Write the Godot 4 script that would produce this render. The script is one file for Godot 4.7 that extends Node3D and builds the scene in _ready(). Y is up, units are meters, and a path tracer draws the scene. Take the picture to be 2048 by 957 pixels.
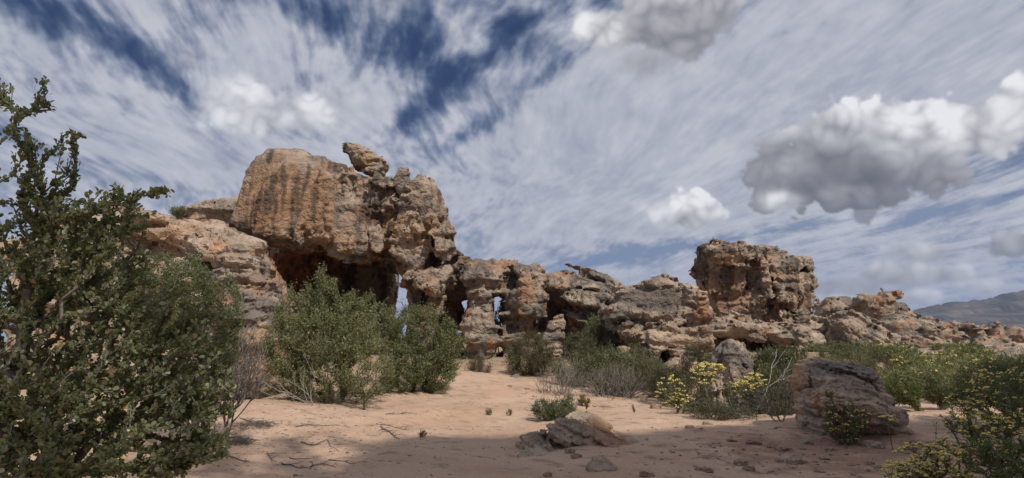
extends Node3D
# A sandy clearing among weathered sandstone formations under a cloudy sky.

const F := 1360.0            # focal length in pixels of the 2048 x 957 photograph
const CX := 1024.0
const CY := 478.5
const EYE := 1.6
const PITCH := 0.1543        # the camera looks up by 8.84 degrees
const SUN_DIR := Vector3(0.42, 0.92, 0.72)
const SUN := 0.95
const FOG := 0.00007

class Place:
	static var nf: FastNoiseLite      # fractal
	static var ns: FastNoiseLite      # smooth, two octaves
	static var nc: FastNoiseLite      # cell borders
	static var nv: FastNoiseLite      # cell values

	static func make_noise() -> void:
		nf = FastNoiseLite.new(); nf.noise_type = FastNoiseLite.TYPE_SIMPLEX_SMOOTH; nf.frequency = 1.0; nf.seed = 7
		nf.fractal_type = FastNoiseLite.FRACTAL_FBM; nf.fractal_octaves = 5; nf.fractal_gain = 0.52
		ns = FastNoiseLite.new(); ns.noise_type = FastNoiseLite.TYPE_SIMPLEX_SMOOTH; ns.frequency = 1.0; ns.seed = 11
		ns.fractal_type = FastNoiseLite.FRACTAL_FBM; ns.fractal_octaves = 2
		nc = FastNoiseLite.new(); nc.noise_type = FastNoiseLite.TYPE_CELLULAR; nc.frequency = 1.0; nc.seed = 3
		nc.cellular_return_type = FastNoiseLite.RETURN_DISTANCE2_SUB; nc.fractal_type = FastNoiseLite.FRACTAL_NONE; nc.cellular_jitter = 0.9
		nv = FastNoiseLite.new(); nv.noise_type = FastNoiseLite.TYPE_CELLULAR; nv.frequency = 1.0; nv.seed = 3
		nv.cellular_return_type = FastNoiseLite.RETURN_CELL_VALUE; nv.fractal_type = FastNoiseLite.FRACTAL_NONE; nv.cellular_jitter = 0.9

	# ---------------------------------------------------------------- places
	static func at(px: float, py: float, depth: float) -> Vector3:
		var a := (px - CX) / F
		var b := (CY - py) / F
		var dy := b * cos(PITCH) + sin(PITCH)
		var dz := b * sin(PITCH) - cos(PITCH)
		var k := depth / -dz
		return Vector3(a * k, EYE + dy * k, -depth)

	static func ground(x: float, z: float) -> float:
		var d := -z
		var h := 1.2 * smoothstep(17.0, 33.0, d)
		h += 0.55 * exp(-(Vector2(x + 3.2, d - 20.0) / Vector2(3.4, 5.0)).length_squared())      # sand bank under the middle bush
		h += 0.35 * exp(-(Vector2(x + 5.5, d - 14.0) / Vector2(2.5, 3.0)).length_squared())
		h += 0.25 * exp(-(Vector2(x - 6.0, d - 13.0) / Vector2(4.0, 2.5)).length_squared())
		if d < 60.0:
			h += 0.10 * ns.get_noise_2d(x * 0.22, z * 0.22)
		if d < 40.0:
			h += 0.028 * ns.get_noise_2d(x * 1.1 + 40.0, z * 1.1)
		if d < 24.0:
			h += 0.013 * ns.get_noise_2d(x * 3.7, z * 3.7 + 9.0)
		if d < 26.0:
			h -= 0.022 * smoothstep(0.30, 0.55, ns.get_noise_2d(x * 1.7 + 60.0, z * 1.7 - 20.0))
		if d > 80.0:
			h += 3.0 * ns.get_noise_2d(x * 0.006, z * 0.006) * smoothstep(80.0, 300.0, d)
		return h

	static func on_ground(px: float, depth: float) -> Vector3:
		var p := at(px, 690.0, depth)
		return Vector3(p.x, ground(p.x, p.z), p.z)

static func at(px: float, py: float, depth: float) -> Vector3: return Place.at(px, py, depth)
static func ground(x: float, z: float) -> float: return Place.ground(x, z)
static func on_ground(px: float, depth: float) -> Vector3: return Place.on_ground(px, depth)

# ---------------------------------------------------------------- naming
var taken := {}
func numbered(called: String) -> String:
	if not taken.has(called):
		taken[called] = 0
		return called
	taken[called] += 1
	return "%s_%03d" % [called, taken[called]]

func tag(o: Node, label: String, category: String, group := "", kind := "") -> void:
	if label: o.set_meta("label", label)
	if category: o.set_meta("category", category)
	if group: o.set_meta("group", group)
	if kind: o.set_meta("kind", kind)

func mesh_node(called: String, mesh: Mesh, mat: Material, parent: Node = self, pos := Vector3.ZERO) -> MeshInstance3D:
	var o := MeshInstance3D.new()
	o.name = numbered(called) if parent == self else called
	o.mesh = mesh
	o.material_override = mat
	o.position = pos
	parent.add_child(o, true)
	return o

static func array_mesh(v: PackedVector3Array, n: PackedVector3Array, c: PackedColorArray, ix: PackedInt32Array) -> ArrayMesh:
	var a := []
	a.resize(Mesh.ARRAY_MAX)
	a[Mesh.ARRAY_VERTEX] = v
	a[Mesh.ARRAY_NORMAL] = n
	if c.size() == v.size(): a[Mesh.ARRAY_COLOR] = c
	a[Mesh.ARRAY_INDEX] = ix
	var m := ArrayMesh.new()
	m.add_surface_from_arrays(Mesh.PRIMITIVE_TRIANGLES, a)
	return m

# ---------------------------------------------------------------- rock: a signed field meshed as surface nets
class Prim:
	var kind := 0            # 0 extruded outline, 1 ellipsoid, 2 rounded box
	var cut := false
	var k := 0.3
	var c := Vector3.ZERO
	var r := Vector3.ONE
	var turn := Basis.IDENTITY
	var round_ := 0.2
	var lean := 0.0
	var lo := Vector2.ZERO
	var step_ := 0.2
	var nx := 0
	var ny := 0
	var field := PackedFloat32Array()

	func outline(poly: PackedVector2Array) -> void:
		var a := poly[0]
		var b := poly[0]
		for p in poly:
			a = a.min(p); b = b.max(p)
		var pad := 2.0
		step_ = clampf((b - a).length() / 130.0, 0.03, 0.25)
		pad = maxf(0.6, step_ * 8.0)
		lo = a - Vector2(pad, pad)
		nx = int((b.x - a.x + 2 * pad) / step_) + 2
		ny = int((b.y - a.y + 2 * pad) / step_) + 2
		field.resize(nx * ny)
		var n := poly.size()
		for j in ny:
			for i in nx:
				var p := lo + Vector2(i, j) * step_
				var best := 1e9
				var inside := false
				var q := poly[n - 1]
				for s in n:
					var t := poly[s]
					var e := q - t
					var w := p - t
					var l := (w - e * clampf(w.dot(e) / e.length_squared(), 0.0, 1.0)).length_squared()
					if l < best: best = l
					if (t.y > p.y) != (q.y > p.y) and p.x < (q.x - t.x) * (p.y - t.y) / (q.y - t.y) + t.x:
						inside = not inside
					q = t
				field[j * nx + i] = -sqrt(best) if inside else sqrt(best)

	func dist(p: Vector3) -> float:
		if kind == 0:
			var gx := (p.x - lo.x) / step_
			var gy := (p.y - lo.y) / step_
			var ex := 0.0
			if gx < 0.0: ex = -gx; gx = 0.0
			elif gx > nx - 1.001: ex = gx - nx + 1.001; gx = nx - 1.001
			if gy < 0.0: ex = maxf(ex, -gy); gy = 0.0
			elif gy > ny - 1.001: ex = maxf(ex, gy - ny + 1.001); gy = ny - 1.001
			var ix := int(gx)
			var iy := int(gy)
			var fx := gx - ix
			var o := iy * nx + ix
			var d2 := lerpf(lerpf(field[o], field[o + 1], fx), lerpf(field[o + nx], field[o + nx + 1], fx), gy - iy) + ex * step_
			var dz := absf(p.z - c.z - lean * (p.y - c.y)) - r.z
			var h := maxf(round_ - absf(d2 - dz), 0.0) / round_
			return maxf(d2, dz) + h * h * round_ * 0.25
		var q := (p - c) * turn
		if kind == 1:
			var k0 := (q / r).length()
			var k1 := (q / (r * r)).length()
			return k0 * (k0 - 1.0) / k1 if k1 > 1e-6 else -minf(r.x, minf(r.y, r.z))
		var e := q.abs() - r + Vector3(round_, round_, round_)
		return e.max(Vector3.ZERO).length() + minf(maxf(e.x, maxf(e.y, e.z)), 0.0) - round_

class Rock extends Place:
	var called := "rock"
	var label := ""
	var group := ""
	var base := Vector3.ZERO
	var prims: Array[Prim] = []
	var cell := 0.1
	# displacement
	var a1 := 0.3; var f1 := 0.35                     # lumps
	var a2 := 0.12; var fs := 1.6; var dip := 0.0     # bedding ledges
	var a3 := 0.12; var fc := 0.7; var tall := 1.0    # joints between blocks
	var a4 := 0.12                                    # blocks standing proud of one another
	var a5 := 0.0; var f5 := 0.5                      # hollows
	var a7 := 0.035                                   # thin beds
	var a6 := 0.0; var f6 := 1.0                      # upright fluting
	var calm := []           # [centre, radius, amount]: smooth unbroken faces
	var crisp := 2.2
	var off := Vector3.ZERO
	# colour
	var orange := 0.0; var grey := 0.0; var streak := -1.0; var pale := 0.0; var tone := 1.0
	var patches := []        # [centre, radius, colour, amount]
	var lo := Vector3.ZERO; var hi := Vector3.ZERO
	var v := PackedVector3Array(); var n := PackedVector3Array(); var c := PackedColorArray(); var ix := PackedInt32Array()
	var weight := 0.0
	var most := 0.0

	var near: Array[Prim] = []
	# the shapes that matter within a block round m
	func gather(m: Vector3, diag: float) -> void:
		near.clear()
		var es := PackedFloat32Array()
		var least := 1e9
		for q in prims:
			var e := q.dist(m)
			es.append(e)
			if not q.cut and e < least: least = e
		for i in prims.size():
			var q := prims[i]
			if q.cut:
				if es[i] < diag * 1.6 + q.k + most + 0.1: near.append(q)
			elif es[i] < least + diag * 2.6 + q.k + 0.1: near.append(q)

	func field(p: Vector3) -> float:
		var d := 1e9
		for q in near:
			var e := q.dist(p)
			if q.cut:
				e = -e
				var h := maxf(q.k - absf(d - e), 0.0) / q.k
				d = maxf(d, e) + h * h * q.k * 0.25
			else:
				var h := maxf(q.k - absf(d - e), 0.0) / q.k
				d = minf(d, e) - h * h * q.k * 0.25
		return d

	func disp(p0: Vector3) -> float:
		var p := p0 + off
		var w := nf.get_noise_3dv(p * f1)
		var y := p.y + dip * p.x
		var s := ns.get_noise_3d(p.x * 0.22, y * fs + w * 0.5, p.z * 0.22)
		var rough := 1.0
		for h in calm:
			rough -= h[2] * (1.0 - smoothstep(0.55, 1.0, ((p0 - h[0]) / h[1]).length() + 0.25 * w))
		rough = maxf(rough, 0.0)
		var out := a1 * 0.65 * w * (0.4 + 0.6 * rough) + a2 * rough * clampf(s * 3.6, -1.0, 1.0)
		if a7 > 0.0:
			var bed := ns.get_noise_3d(p.x * 0.35 + 9.0, y * fs * 4.2 + w, p.z * 0.35)
			out += a7 * (0.35 + 0.65 * rough) * clampf(bed * 5.0, -1.0, 1.0)
		if a6 > 0.0:
			out += a6 * ns.get_noise_3d(p.x * f6, p.y * 0.1 * f6, p.z * f6)
		var q := Vector3(p.x * fc, y * fc / tall, p.z * fc) + Vector3(w, w * 0.6, -w) * 0.3
		if a3 > 0.0:
			out -= rough * a3 * (1.0 - smoothstep(0.0, 0.12, nc.get_noise_3dv(q) + 1.0))
			var q2 := q * 2.6
			q2.y *= 1.4
			out += rough * a4 * (nv.get_noise_3dv(q) + 0.35 * nv.get_noise_3dv(q2))
			out -= rough * a3 * 0.6 * (1.0 - smoothstep(0.0, 0.12, nc.get_noise_3dv(q2) + 1.0))
			out -= (0.15 + 0.85 * rough) * a3 * 0.35 * (1.0 - smoothstep(0.0, 0.14, nc.get_noise_3dv(q2 * 2.3) + 1.0))
		if a5 > 0.0:
			var g := ns.get_noise_3d(p.x * f5, p.y * f5 * 0.7, p.z * f5)
			out -= a5 * smoothstep(0.12, 0.5, g)
		return out

	func tint(p0: Vector3) -> Color:
		var p := p0 + off
		var t5 := nf.get_noise_3d(p.x * 2.3, p.y * 2.3, p.z * 2.3 + 50.0)
		var t1 := nf.get_noise_3dv(p * 0.33) * 1.6 + orange
		var col := Color(0.385, 0.302, 0.238).lerp(Color(0.36, 0.212, 0.132), smoothstep(-0.1, 0.7, t1))
		var t4 := nf.get_noise_3d(p.x * 0.5 + 31.0, (p.y + dip * p.x) * 1.1, p.z * 0.5) * 1.6 + pale
		col = col.lerp(Color(0.49, 0.405, 0.32), 0.8 * smoothstep(0.15, 0.75, t4))
		var t2 := nf.get_noise_3d(p.x * 0.7 - 17.0, p.y * 0.7 + 5.0, p.z * 0.7) * 1.7 + grey + 0.06
		col = col.lerp(Color(0.19, 0.17, 0.152), 0.9 * smoothstep(0.1, 0.6, t2))
		for h in patches:
			var m: float = 1.0 - smoothstep(0.45, 1.0, ((p0 - h[0]) / h[1]).length() + 0.45 * nf.get_noise_3dv(p * 1.1))
			col = col.lerp(h[2], h[3] * m)
		if streak > -0.9:
			var t3 := nf.get_noise_3d(p.x * 1.0 + 0.15 * t5, p.y * 0.07 + 3.0, p.z * 0.6) * 1.3 + ns.get_noise_3d(p.x * 4.5, p.y * 0.16, p.z * 2.0) * 0.55 + 0.7 * t1 * 0.5 + streak
			col = col.lerp(Color(0.055, 0.05, 0.047), 0.72 * smoothstep(0.1, 0.5, t3))
		col = col.lerp(Color(0.09, 0.08, 0.07), 0.32 * smoothstep(0.25, 0.5, t5))     # lichen and varnish flecks
		var f := tone * 1.12 * (1.0 + 0.35 * t5)
		return Color(col.r * f, col.g * f, col.b * f)

	func run() -> void:
		most = a1 * 0.5 + a2 + a4 * 1.1 + a6 * 0.7 + a7 + 0.02
		var reach_in := most + a3 * 1.5 + a5
		const B := 4
		var nx := int(ceil((hi.x - lo.x) / cell / B)) * B + B
		var ny := int(ceil((hi.y - lo.y) / cell / B)) * B + B
		var nz := int(ceil((hi.z - lo.z) / cell / B)) * B + B
		var sy := nx
		var sz := nx * ny
		var val := PackedFloat32Array()
		val.resize(nx * ny * nz)
		val.fill(9.0)
		var half := cell * B * 0.5
		var diag := half * 1.75
		var live := PackedInt32Array()
		for bz in range(0, nz, B):
			for by in range(0, ny, B):
				for bx in range(0, nx, B):
					var m := lo + Vector3(bx, by, bz) * cell + Vector3(half, half, half)
					near.assign(prims)
					var d := field(m)
					if d > (diag + most) * 1.25:
						continue
					var o := bz * sz + by * sy + bx
					if d < -(diag + reach_in) * 1.25:
						for k in B:
							for j in B:
								var w := o + k * sz + j * sy
								for i in B: val[w + i] = -9.0
						continue
					live.append(o)
					gather(m, diag)
					for k in B:
						for j in B:
							var w := o + k * sz + j * sy
							for i in B:
								var p := lo + Vector3(bx + i, by + j, bz + k) * cell
								var e := field(p)
								if e < most + cell and e > -reach_in - cell:
									e -= disp(p)
								val[w + i] = e
		# one vertex in each crossed cell
		var id := PackedInt32Array()
		id.resize(nx * ny * nz)
		id.fill(-1)
		var cells := PackedInt32Array()
		var e0: PackedInt32Array = [0, 0, 0, 1, 1, 2, 2, 3, 4, 4, 5, 6]
		var e1: PackedInt32Array = [1, 2, 4, 3, 5, 3, 6, 7, 5, 6, 7, 7]
		var cor: PackedVector3Array = [Vector3(0, 0, 0), Vector3(1, 0, 0), Vector3(0, 1, 0), Vector3(1, 1, 0), Vector3(0, 0, 1), Vector3(1, 0, 1), Vector3(0, 1, 1), Vector3(1, 1, 1)]
		var g := PackedFloat32Array()
		g.resize(8)
		for o in live:
			var oz := o / sz
			var oy := (o - oz * sz) / sy
			var ox := o - oz * sz - oy * sy
			for k in B:
				if oz + k >= nz - 1: break
				for j in B:
					if oy + j >= ny - 1: break
					for i in B:
						if ox + i >= nx - 1: break
						var w := o + k * sz + j * sy + i
						var a := val[w] < 0.0
						if a == (val[w + 1] < 0.0) and a == (val[w + sy] < 0.0) and a == (val[w + sy + 1] < 0.0) and a == (val[w + sz] < 0.0) and a == (val[w + sz + 1] < 0.0) and a == (val[w + sz + sy] < 0.0) and a == (val[w + sz + sy + 1] < 0.0):
							continue
						g[0] = val[w]; g[1] = val[w + 1]; g[2] = val[w + sy]; g[3] = val[w + sy + 1]
						g[4] = val[w + sz]; g[5] = val[w + sz + 1]; g[6] = val[w + sz + sy]; g[7] = val[w + sz + sy + 1]
						var s := Vector3.ZERO
						var count := 0
						for t in 12:
							var ga := g[e0[t]]
							var gb := g[e1[t]]
							if (ga < 0.0) != (gb < 0.0):
								s += cor[e0[t]].lerp(cor[e1[t]], ga / (ga - gb))
								count += 1
						id[w] = v.size()
						cells.append(w)
						v.append(lo + (Vector3(ox + i, oy + j, oz + k) + s / count) * cell)
		var sx := 1
		n.resize(v.size())
		n.fill(Vector3.ZERO)
		for w in cells:
			var a := val[w] < 0.0
			for axis in 3:
				var st := sx if axis == 0 else (sy if axis == 1 else sz)
				if (val[w + st] < 0.0) == a:
					continue
				var s1 := sy if axis == 0 else (sz if axis == 1 else sx)
				var s2 := sz if axis == 0 else (sx if axis == 1 else sy)
				if w < s1 + s2: continue
				var p0 := id[w]
				var p1 := id[w - s1]
				var p2 := id[w - s1 - s2]
				var p3 := id[w - s2]
				if p1 < 0 or p2 < 0 or p3 < 0: continue
				if a:
					_quad(p0, p3, p2, p1)
				else:
					_quad(p0, p1, p2, p3)
		keep_largest()
		for i in n.size():
			n[i] = n[i].normalized()
		c.resize(v.size())
		for i in v.size():
			c[i] = tint(v[i])
			v[i] -= base
		facet()

	# broken rock has facets: every pair of triangles gets corners of its own, turned most of the way to the face
	func facet() -> void:
		var v2 := PackedVector3Array(); var n2 := PackedVector3Array(); var c2 := PackedColorArray(); var i2 := PackedInt32Array()
		var count := ix.size()
		v2.resize(count); n2.resize(count); c2.resize(count); i2.resize(count)
		for t in range(0, count, 3):
			var i0 := ix[t]; var i1 := ix[t + 1]; var i3 := ix[t + 2]
			var f := (v[i3] - v[i0]).cross(v[i1] - v[i0]).normalized() * crisp
			v2[t] = v[i0]; v2[t + 1] = v[i1]; v2[t + 2] = v[i3]
			n2[t] = (n[i0] + f).normalized(); n2[t + 1] = (n[i1] + f).normalized(); n2[t + 2] = (n[i3] + f).normalized()
			c2[t] = c[i0]; c2[t + 1] = c[i1]; c2[t + 2] = c[i3]
			i2[t] = t; i2[t + 1] = t + 1; i2[t + 2] = t + 2
		v = v2; n = n2; c = c2; ix = i2

	func keep_largest() -> void:
		var up := PackedInt32Array()
		up.resize(v.size())
		for i in up.size(): up[i] = i
		for t in range(0, ix.size(), 3):
			var a := ix[t]
			while up[a] != a:
				up[a] = up[up[a]]; a = up[a]
			for k in 2:
				var b := ix[t + 1 + k]
				while up[b] != b:
					up[b] = up[up[b]]; b = up[b]
				if a != b: up[b] = a
		var size := PackedInt32Array()
		size.resize(v.size())
		size.fill(0)
		for i in up.size():
			var a := i
			while up[a] != a: a = up[a]
			up[i] = a
			size[a] += 1
		var top := 0
		for x in size: top = maxi(top, x)
		var kept := PackedInt32Array()
		for t in range(0, ix.size(), 3):
			if size[up[ix[t]]] * 4 > top:
				kept.append(ix[t]); kept.append(ix[t + 1]); kept.append(ix[t + 2])
		ix = kept

	func _quad(a: int, b: int, cc: int, d: int) -> void:
		var va := v[a]; var vb := v[b]; var vc := v[cc]; var vd := v[d]
		if va.distance_squared_to(vc) <= vb.distance_squared_to(vd):
			ix.append(a); ix.append(b); ix.append(cc); ix.append(a); ix.append(cc); ix.append(d)
		else:
			ix.append(a); ix.append(b); ix.append(d); ix.append(b); ix.append(cc); ix.append(d)
		var f := (vd - vb).cross(vc - va)
		n[a] += f; n[b] += f; n[cc] += f; n[d] += f

# outline given in photograph pixels at a depth in metres; it gets a real thickness of 2 * half metres
static func slab(pts: Array, depth: float, half: float, round_: float, k := 0.4, cut := false, lean := 0.0) -> Prim:
	var q := Prim.new()
	q.kind = 0
	q.cut = cut
	q.k = k
	var poly := PackedVector2Array()
	var rim := depth - half * (0.75 if pts[0] < 1000 else 0.35)
	for i in range(0, pts.size(), 2):
		var p := at(pts[i], pts[i + 1], rim)      # the rim towards the viewer makes the skyline
		poly.append(Vector2(p.x, p.y))
	q.c = Vector3(0, poly[0].y, -depth)
	q.r = Vector3(1, 1, half)
	q.round_ = round_
	q.lean = lean
	q.outline(poly)
	return q

# ellipsoid: pixel centre, depth, half sizes in pixels across and up, half size in depth in metres, roll and yaw in degrees
static func egg(px: float, py: float, depth: float, rx: float, ry: float, rz: float, roll := 0.0, yaw := 0.0, k := 0.4, cut := false) -> Prim:
	var q := Prim.new()
	q.kind = 1
	q.cut = cut
	q.k = k
	q.c = at(px, py, depth)
	q.r = Vector3(rx * depth / F, ry * depth / F, rz)
	q.turn = Basis(Vector3.UP, deg_to_rad(yaw)) * Basis(Vector3.BACK, deg_to_rad(roll))
	return q

static func block(px: float, py: float, depth: float, rx: float, ry: float, rz: float, roll := 0.0, yaw := 0.0, rnd := 0.2, k := 0.3, cut := false, tilt := 0.0) -> Prim:
	var q := egg(px, py, depth, rx, ry, rz, roll, yaw, k, cut)
	q.kind = 2
	q.round_ = minf(rnd, minf(q.r.x, minf(q.r.y, q.r.z)) * 0.9)
	q.turn = Basis(Vector3.UP, deg_to_rad(yaw)) * Basis(Vector3.RIGHT, deg_to_rad(tilt)) * Basis(Vector3.BACK, deg_to_rad(roll))
	return q

var rocks: Array[Rock] = []
func rock(called: String, label: String, prims: Array, cell: float, set_ := {}, group := "") -> Rock:
	var r := Rock.new()
	r.called = called
	r.label = label
	r.group = group
	r.cell = cell
	for p in prims: r.prims.append(p)
	for k in set_: r.set(k, set_[k])
	if not set_.has("off"): r.off = Vector3(rocks.size() * 13.7, rocks.size() * 3.1, rocks.size() * -7.3)
	var lo := Vector3(1e9, 1e9, 1e9)
	var hi := -lo
	for q: Prim in r.prims:
		if q.cut: continue
		var a := Vector3.ZERO
		var b := Vector3.ZERO
		if q.kind == 0:
			var pad := maxf(0.6, q.step_ * 8.0)
			var x1 := q.lo.x + (q.nx - 2) * q.step_ - pad
			var y1 := q.lo.y + (q.ny - 2) * q.step_ - pad
			var le := absf(q.lean) * (y1 - q.lo.y)
			a = Vector3(q.lo.x + pad, q.lo.y + pad, q.c.z - q.r.z - le)
			b = Vector3(x1, y1, q.c.z + q.r.z + le)
		else:
			var e: float = maxf(q.r.x, maxf(q.r.y, q.r.z))
			var h := Vector3.ZERO
			for ax in 3:
				h += (q.turn[ax] * q.r[ax]).abs()
			h = h.min(Vector3(e, e, e) * 1.8)
			a = q.c - h
			b = q.c + h
		lo = lo.min(a); hi = hi.max(b)
	var m := r.a1 + r.a2 + maxf(r.a3, r.a4) + cell * 3.0
	r.lo = lo - Vector3(m, m, m)
	r.hi = hi + Vector3(m, m, m)
	var g := ground((lo.x + hi.x) * 0.5, (lo.z + hi.z) * 0.5)
	r.base = Vector3((lo.x + hi.x) * 0.5, maxf(lo.y, minf(g, hi.y - 0.1)), (lo.z + hi.z) * 0.5)
	r.lo.y = maxf(r.lo.y, g - 0.8 - (hi.y - lo.y) * 0.05)
	var size := r.hi - r.lo
	r.weight = (size.x * size.y + size.y * size.z + size.x * size.z) / (cell * cell)
	rocks.append(r)
	return r

# ---------------------------------------------------------------- sky
class SkyJob:
	# clouds heaped up by warm air: direction as photograph pixel, half width, half height, density, brightness
	const HEAPS := [
		[1620, 345, 125, 76, 1.0, 0.10], [1720, 345, 150, 76, 1.0, 0.04], [1690, 265, 95, 62, 1.0, 0.55], [1790, 270, 110, 70, 1.0, 0.66], [1880, 255, 100, 66, 1.0, 0.78], [1960, 260, 90, 62, 0.9, 0.60], [2035, 215, 80, 60, 0.9, 0.72], [1565, 350, 60, 50, 0.8, 0.18], [1700, 385, 150, 36, 0.8, 0.25], [1840, 335, 110, 58, 0.9, 0.30],
		[1570, 395, 45, 26, 0.6, 0.75],
		[1375, 402, 46, 34, 0.9, 0.92], [1415, 420, 44, 26, 0.85, 0.8], [1375, 434, 62, 22, 0.8, 0.45], [1320, 425, 60, 34, 0.5, 0.7], [1215, 445, 60, 20, 0.4, 0.3],
		[1330, 50, 120, 85, 0.8, 0.30], [1400, 15, 90, 60, 0.8, 0.35], [1200, 55, 70, 50, 0.75, 0.72], [1290, 120, 80, 45, 0.5, 0.25],
		[520, 225, 140, 64, 0.6, 0.66], [500, 190, 90, 46, 0.62, 0.85], [620, 215, 100, 64, 0.58, 0.7], [430, 190, 80, 45, 0.45, 0.6], [370, 115, 90, 45, 0.45, 0.6], [700, 180, 50, 50, 0.45, 0.65], [780, 5, 120, 40, 0.4, 0.55],
		[945, 95, 48, 38, 0.5, 0.68], [900, 60, 50, 34, 0.35, 0.6], [1060, 10, 80, 34, 0.45, 0.55], [835, 205, 36, 24, 0.3, 0.6],
		[1690, 575, 110, 26, 0.72, 0.34], [1790, 550, 100, 28, 0.72, 0.38], [1850, 505, 90, 20, 0.65, 0.38], [2020, 490, 55, 30, 0.75, 0.24], [1890, 550, 60, 22, 0.65, 0.34], [1660, 605, 110, 22, 0.7, 0.5], [1980, 575, 90, 18, 0.6, 0.45], [1830, 595, 110, 18, 0.65, 0.55],
	]
	# thinner and thicker places in the high veil: pixel, half width, half height, turn in degrees, amount
	const VEIL := [
		[170, 60, 220, 50, 28, -0.85], [330, 150, 130, 30, 40, -0.6], [620, 20, 90, 40, 40, -0.75], [720, 70, 110, 60, 30, -0.5], [868, 130, 50, 125, -20, -1.0], [820, 235, 100, 26, -40, -0.85], [1010, 60, 140, 40, -45, -0.85],
		[1120, 130, 160, 26, -38, -0.45], [1180, 20, 90, 40, -40, -0.5], [940, 265, 90, 20, -32, -0.6], [840, 320, 90, 40, -25, -0.45], [1230, 512, 160, 16, -12, -0.9], [1520, 470, 210, 16, -10, -0.9], [1560, 75, 130, 22, -20, -0.25], [1900, 420, 150, 14, -14, -0.6],
		[580, 270, 60, 14, 10, -0.6], [120, 330, 160, 20, 25, -0.55], [270, 345, 120, 16, 20, -0.5], [380, 50, 50, 90, 35, -0.6], [250, 215, 130, 16, 30, -0.35],
		[80, 110, 140, 32, 25, 0.4], [520, 110, 120, 100, 0, 0.3], [350, 310, 300, 80, 0, 0.5], [1320, 300, 380, 190, 0, 0.8], [1850, 110, 320, 130, 0, 0.75], [1150, 430, 260, 60, 0, 0.35], [1750, 540, 300, 60, 0, 0.2],
	]
	var w := 512
	var h := 256
	var c0 := 0
	var r0 := 0
	var cw := 512
	var rows := 128
	var data := PackedByteArray()
	var nf2: FastNoiseLite
	var ns2: FastNoiseLite

	var glow := 0.0
	var firm := 0.0
	func heap(px: float, py: float, n: float) -> float:
		var best := -1.0
		var sum := 0.0001
		glow = 0.0
		firm = 0.0
		for q in HEAPS:
			var dx: float = (px - q[0]) / q[2]
			if dx > 1.5 or dx < -1.5: continue
			var dy: float = (py - q[1]) / q[3]
			if dy > 1.5 or dy < -1.5: continue
			var e: float = 1.0 - sqrt(dx * dx + dy * dy) + 0.85 * n
			var w := exp(5.0 * e)
			glow += w * (q[5] - 0.18 * dy)
			firm += w * q[4]
			sum += w
			e *= q[4]
			if e > best: best = e
		glow /= sum
		firm /= sum
		return best

	func look(d: Vector3) -> Color:
		var y := maxf(d.y, 0.0)
		var blue := Color(0.46, 0.54, 0.66).lerp(Color(0.16, 0.235, 0.375), pow(smoothstep(0.0, 0.42, y), 0.8))
		var e := y + 0.07
		var sx := d.x / e
		var sz := -d.z / e
		var s := sx * -0.163 + sz * 0.987
		var t := sx * 0.987 + sz * 0.163
		t += 0.14 * ns2.get_noise_2d(s * 0.5, t * 0.5 + 9.0) + 0.018 * ns2.get_noise_2d(s * 2.2, t * 3.0)
		s += 0.25 * ns2.get_noise_2d(s * 0.5 + 7.0, t * 0.9)
		var n1 := nf2.get_noise_2d(s * 0.36 + 4.0, t * 1.3)
		var n2 := nf2.get_noise_2d(s * 1.25, t * 4.2 + 20.0)
		var n4 := nf2.get_noise_2d(s * 4.0 + 50.0, t * 19.0)
		var n3 := 0.8 * nf2.get_noise_3d(d.x * 10.0, d.y * 14.0, d.z * 10.0) + 0.45 * nf2.get_noise_3d(d.x * 32.0, d.y * 44.0, d.z * 32.0)
		var cz := d.z * cos(PITCH) - d.y * sin(PITCH)
		var cy := d.y * cos(PITCH) + d.z * sin(PITCH)
		var bias := 1.1
		var px := -9999.0
		var py := 0.0
		if cz < -0.3:
			px = CX + F * d.x / -cz
			py = CY - F * cy / -cz
			bias = lerpf(0.46, 1.1, smoothstep(0.0, 500.0, maxf(-py, maxf(-px, px - 2048.0))))
			for q in VEIL:
				var dx: float = px - q[0]
				var dy: float = py - q[1]
				if absf(dx) + absf(dy) > 700.0: continue
				var a: float = deg_to_rad(q[4])
				var u: float = (dx * cos(a) + dy * sin(a)) / q[2]
				var v: float = (-dx * sin(a) + dy * cos(a)) / q[3]
				bias += q[5] * exp(-(u * u + v * v))
		var cover := n1 * 0.62 + n2 * 0.5 + n4 * 0.42 + n3 * 0.42 + bias
		var a1 := 0.98 * smoothstep(-0.68, 0.74, cover)
		var veil := Color(0.635, 0.65, 0.705).lerp(Color(0.735, 0.742, 0.775), clampf(0.42 + n2 * 0.7 + n1 * 0.4 + n4 * 0.45 + n3 * 0.6, 0.0, 1.0))
		veil = veil.lerp(Color(0.63, 0.655, 0.71), 1.0 - smoothstep(0.0, 0.16, y))
		var col := blue.lerp(veil, a1)
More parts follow.
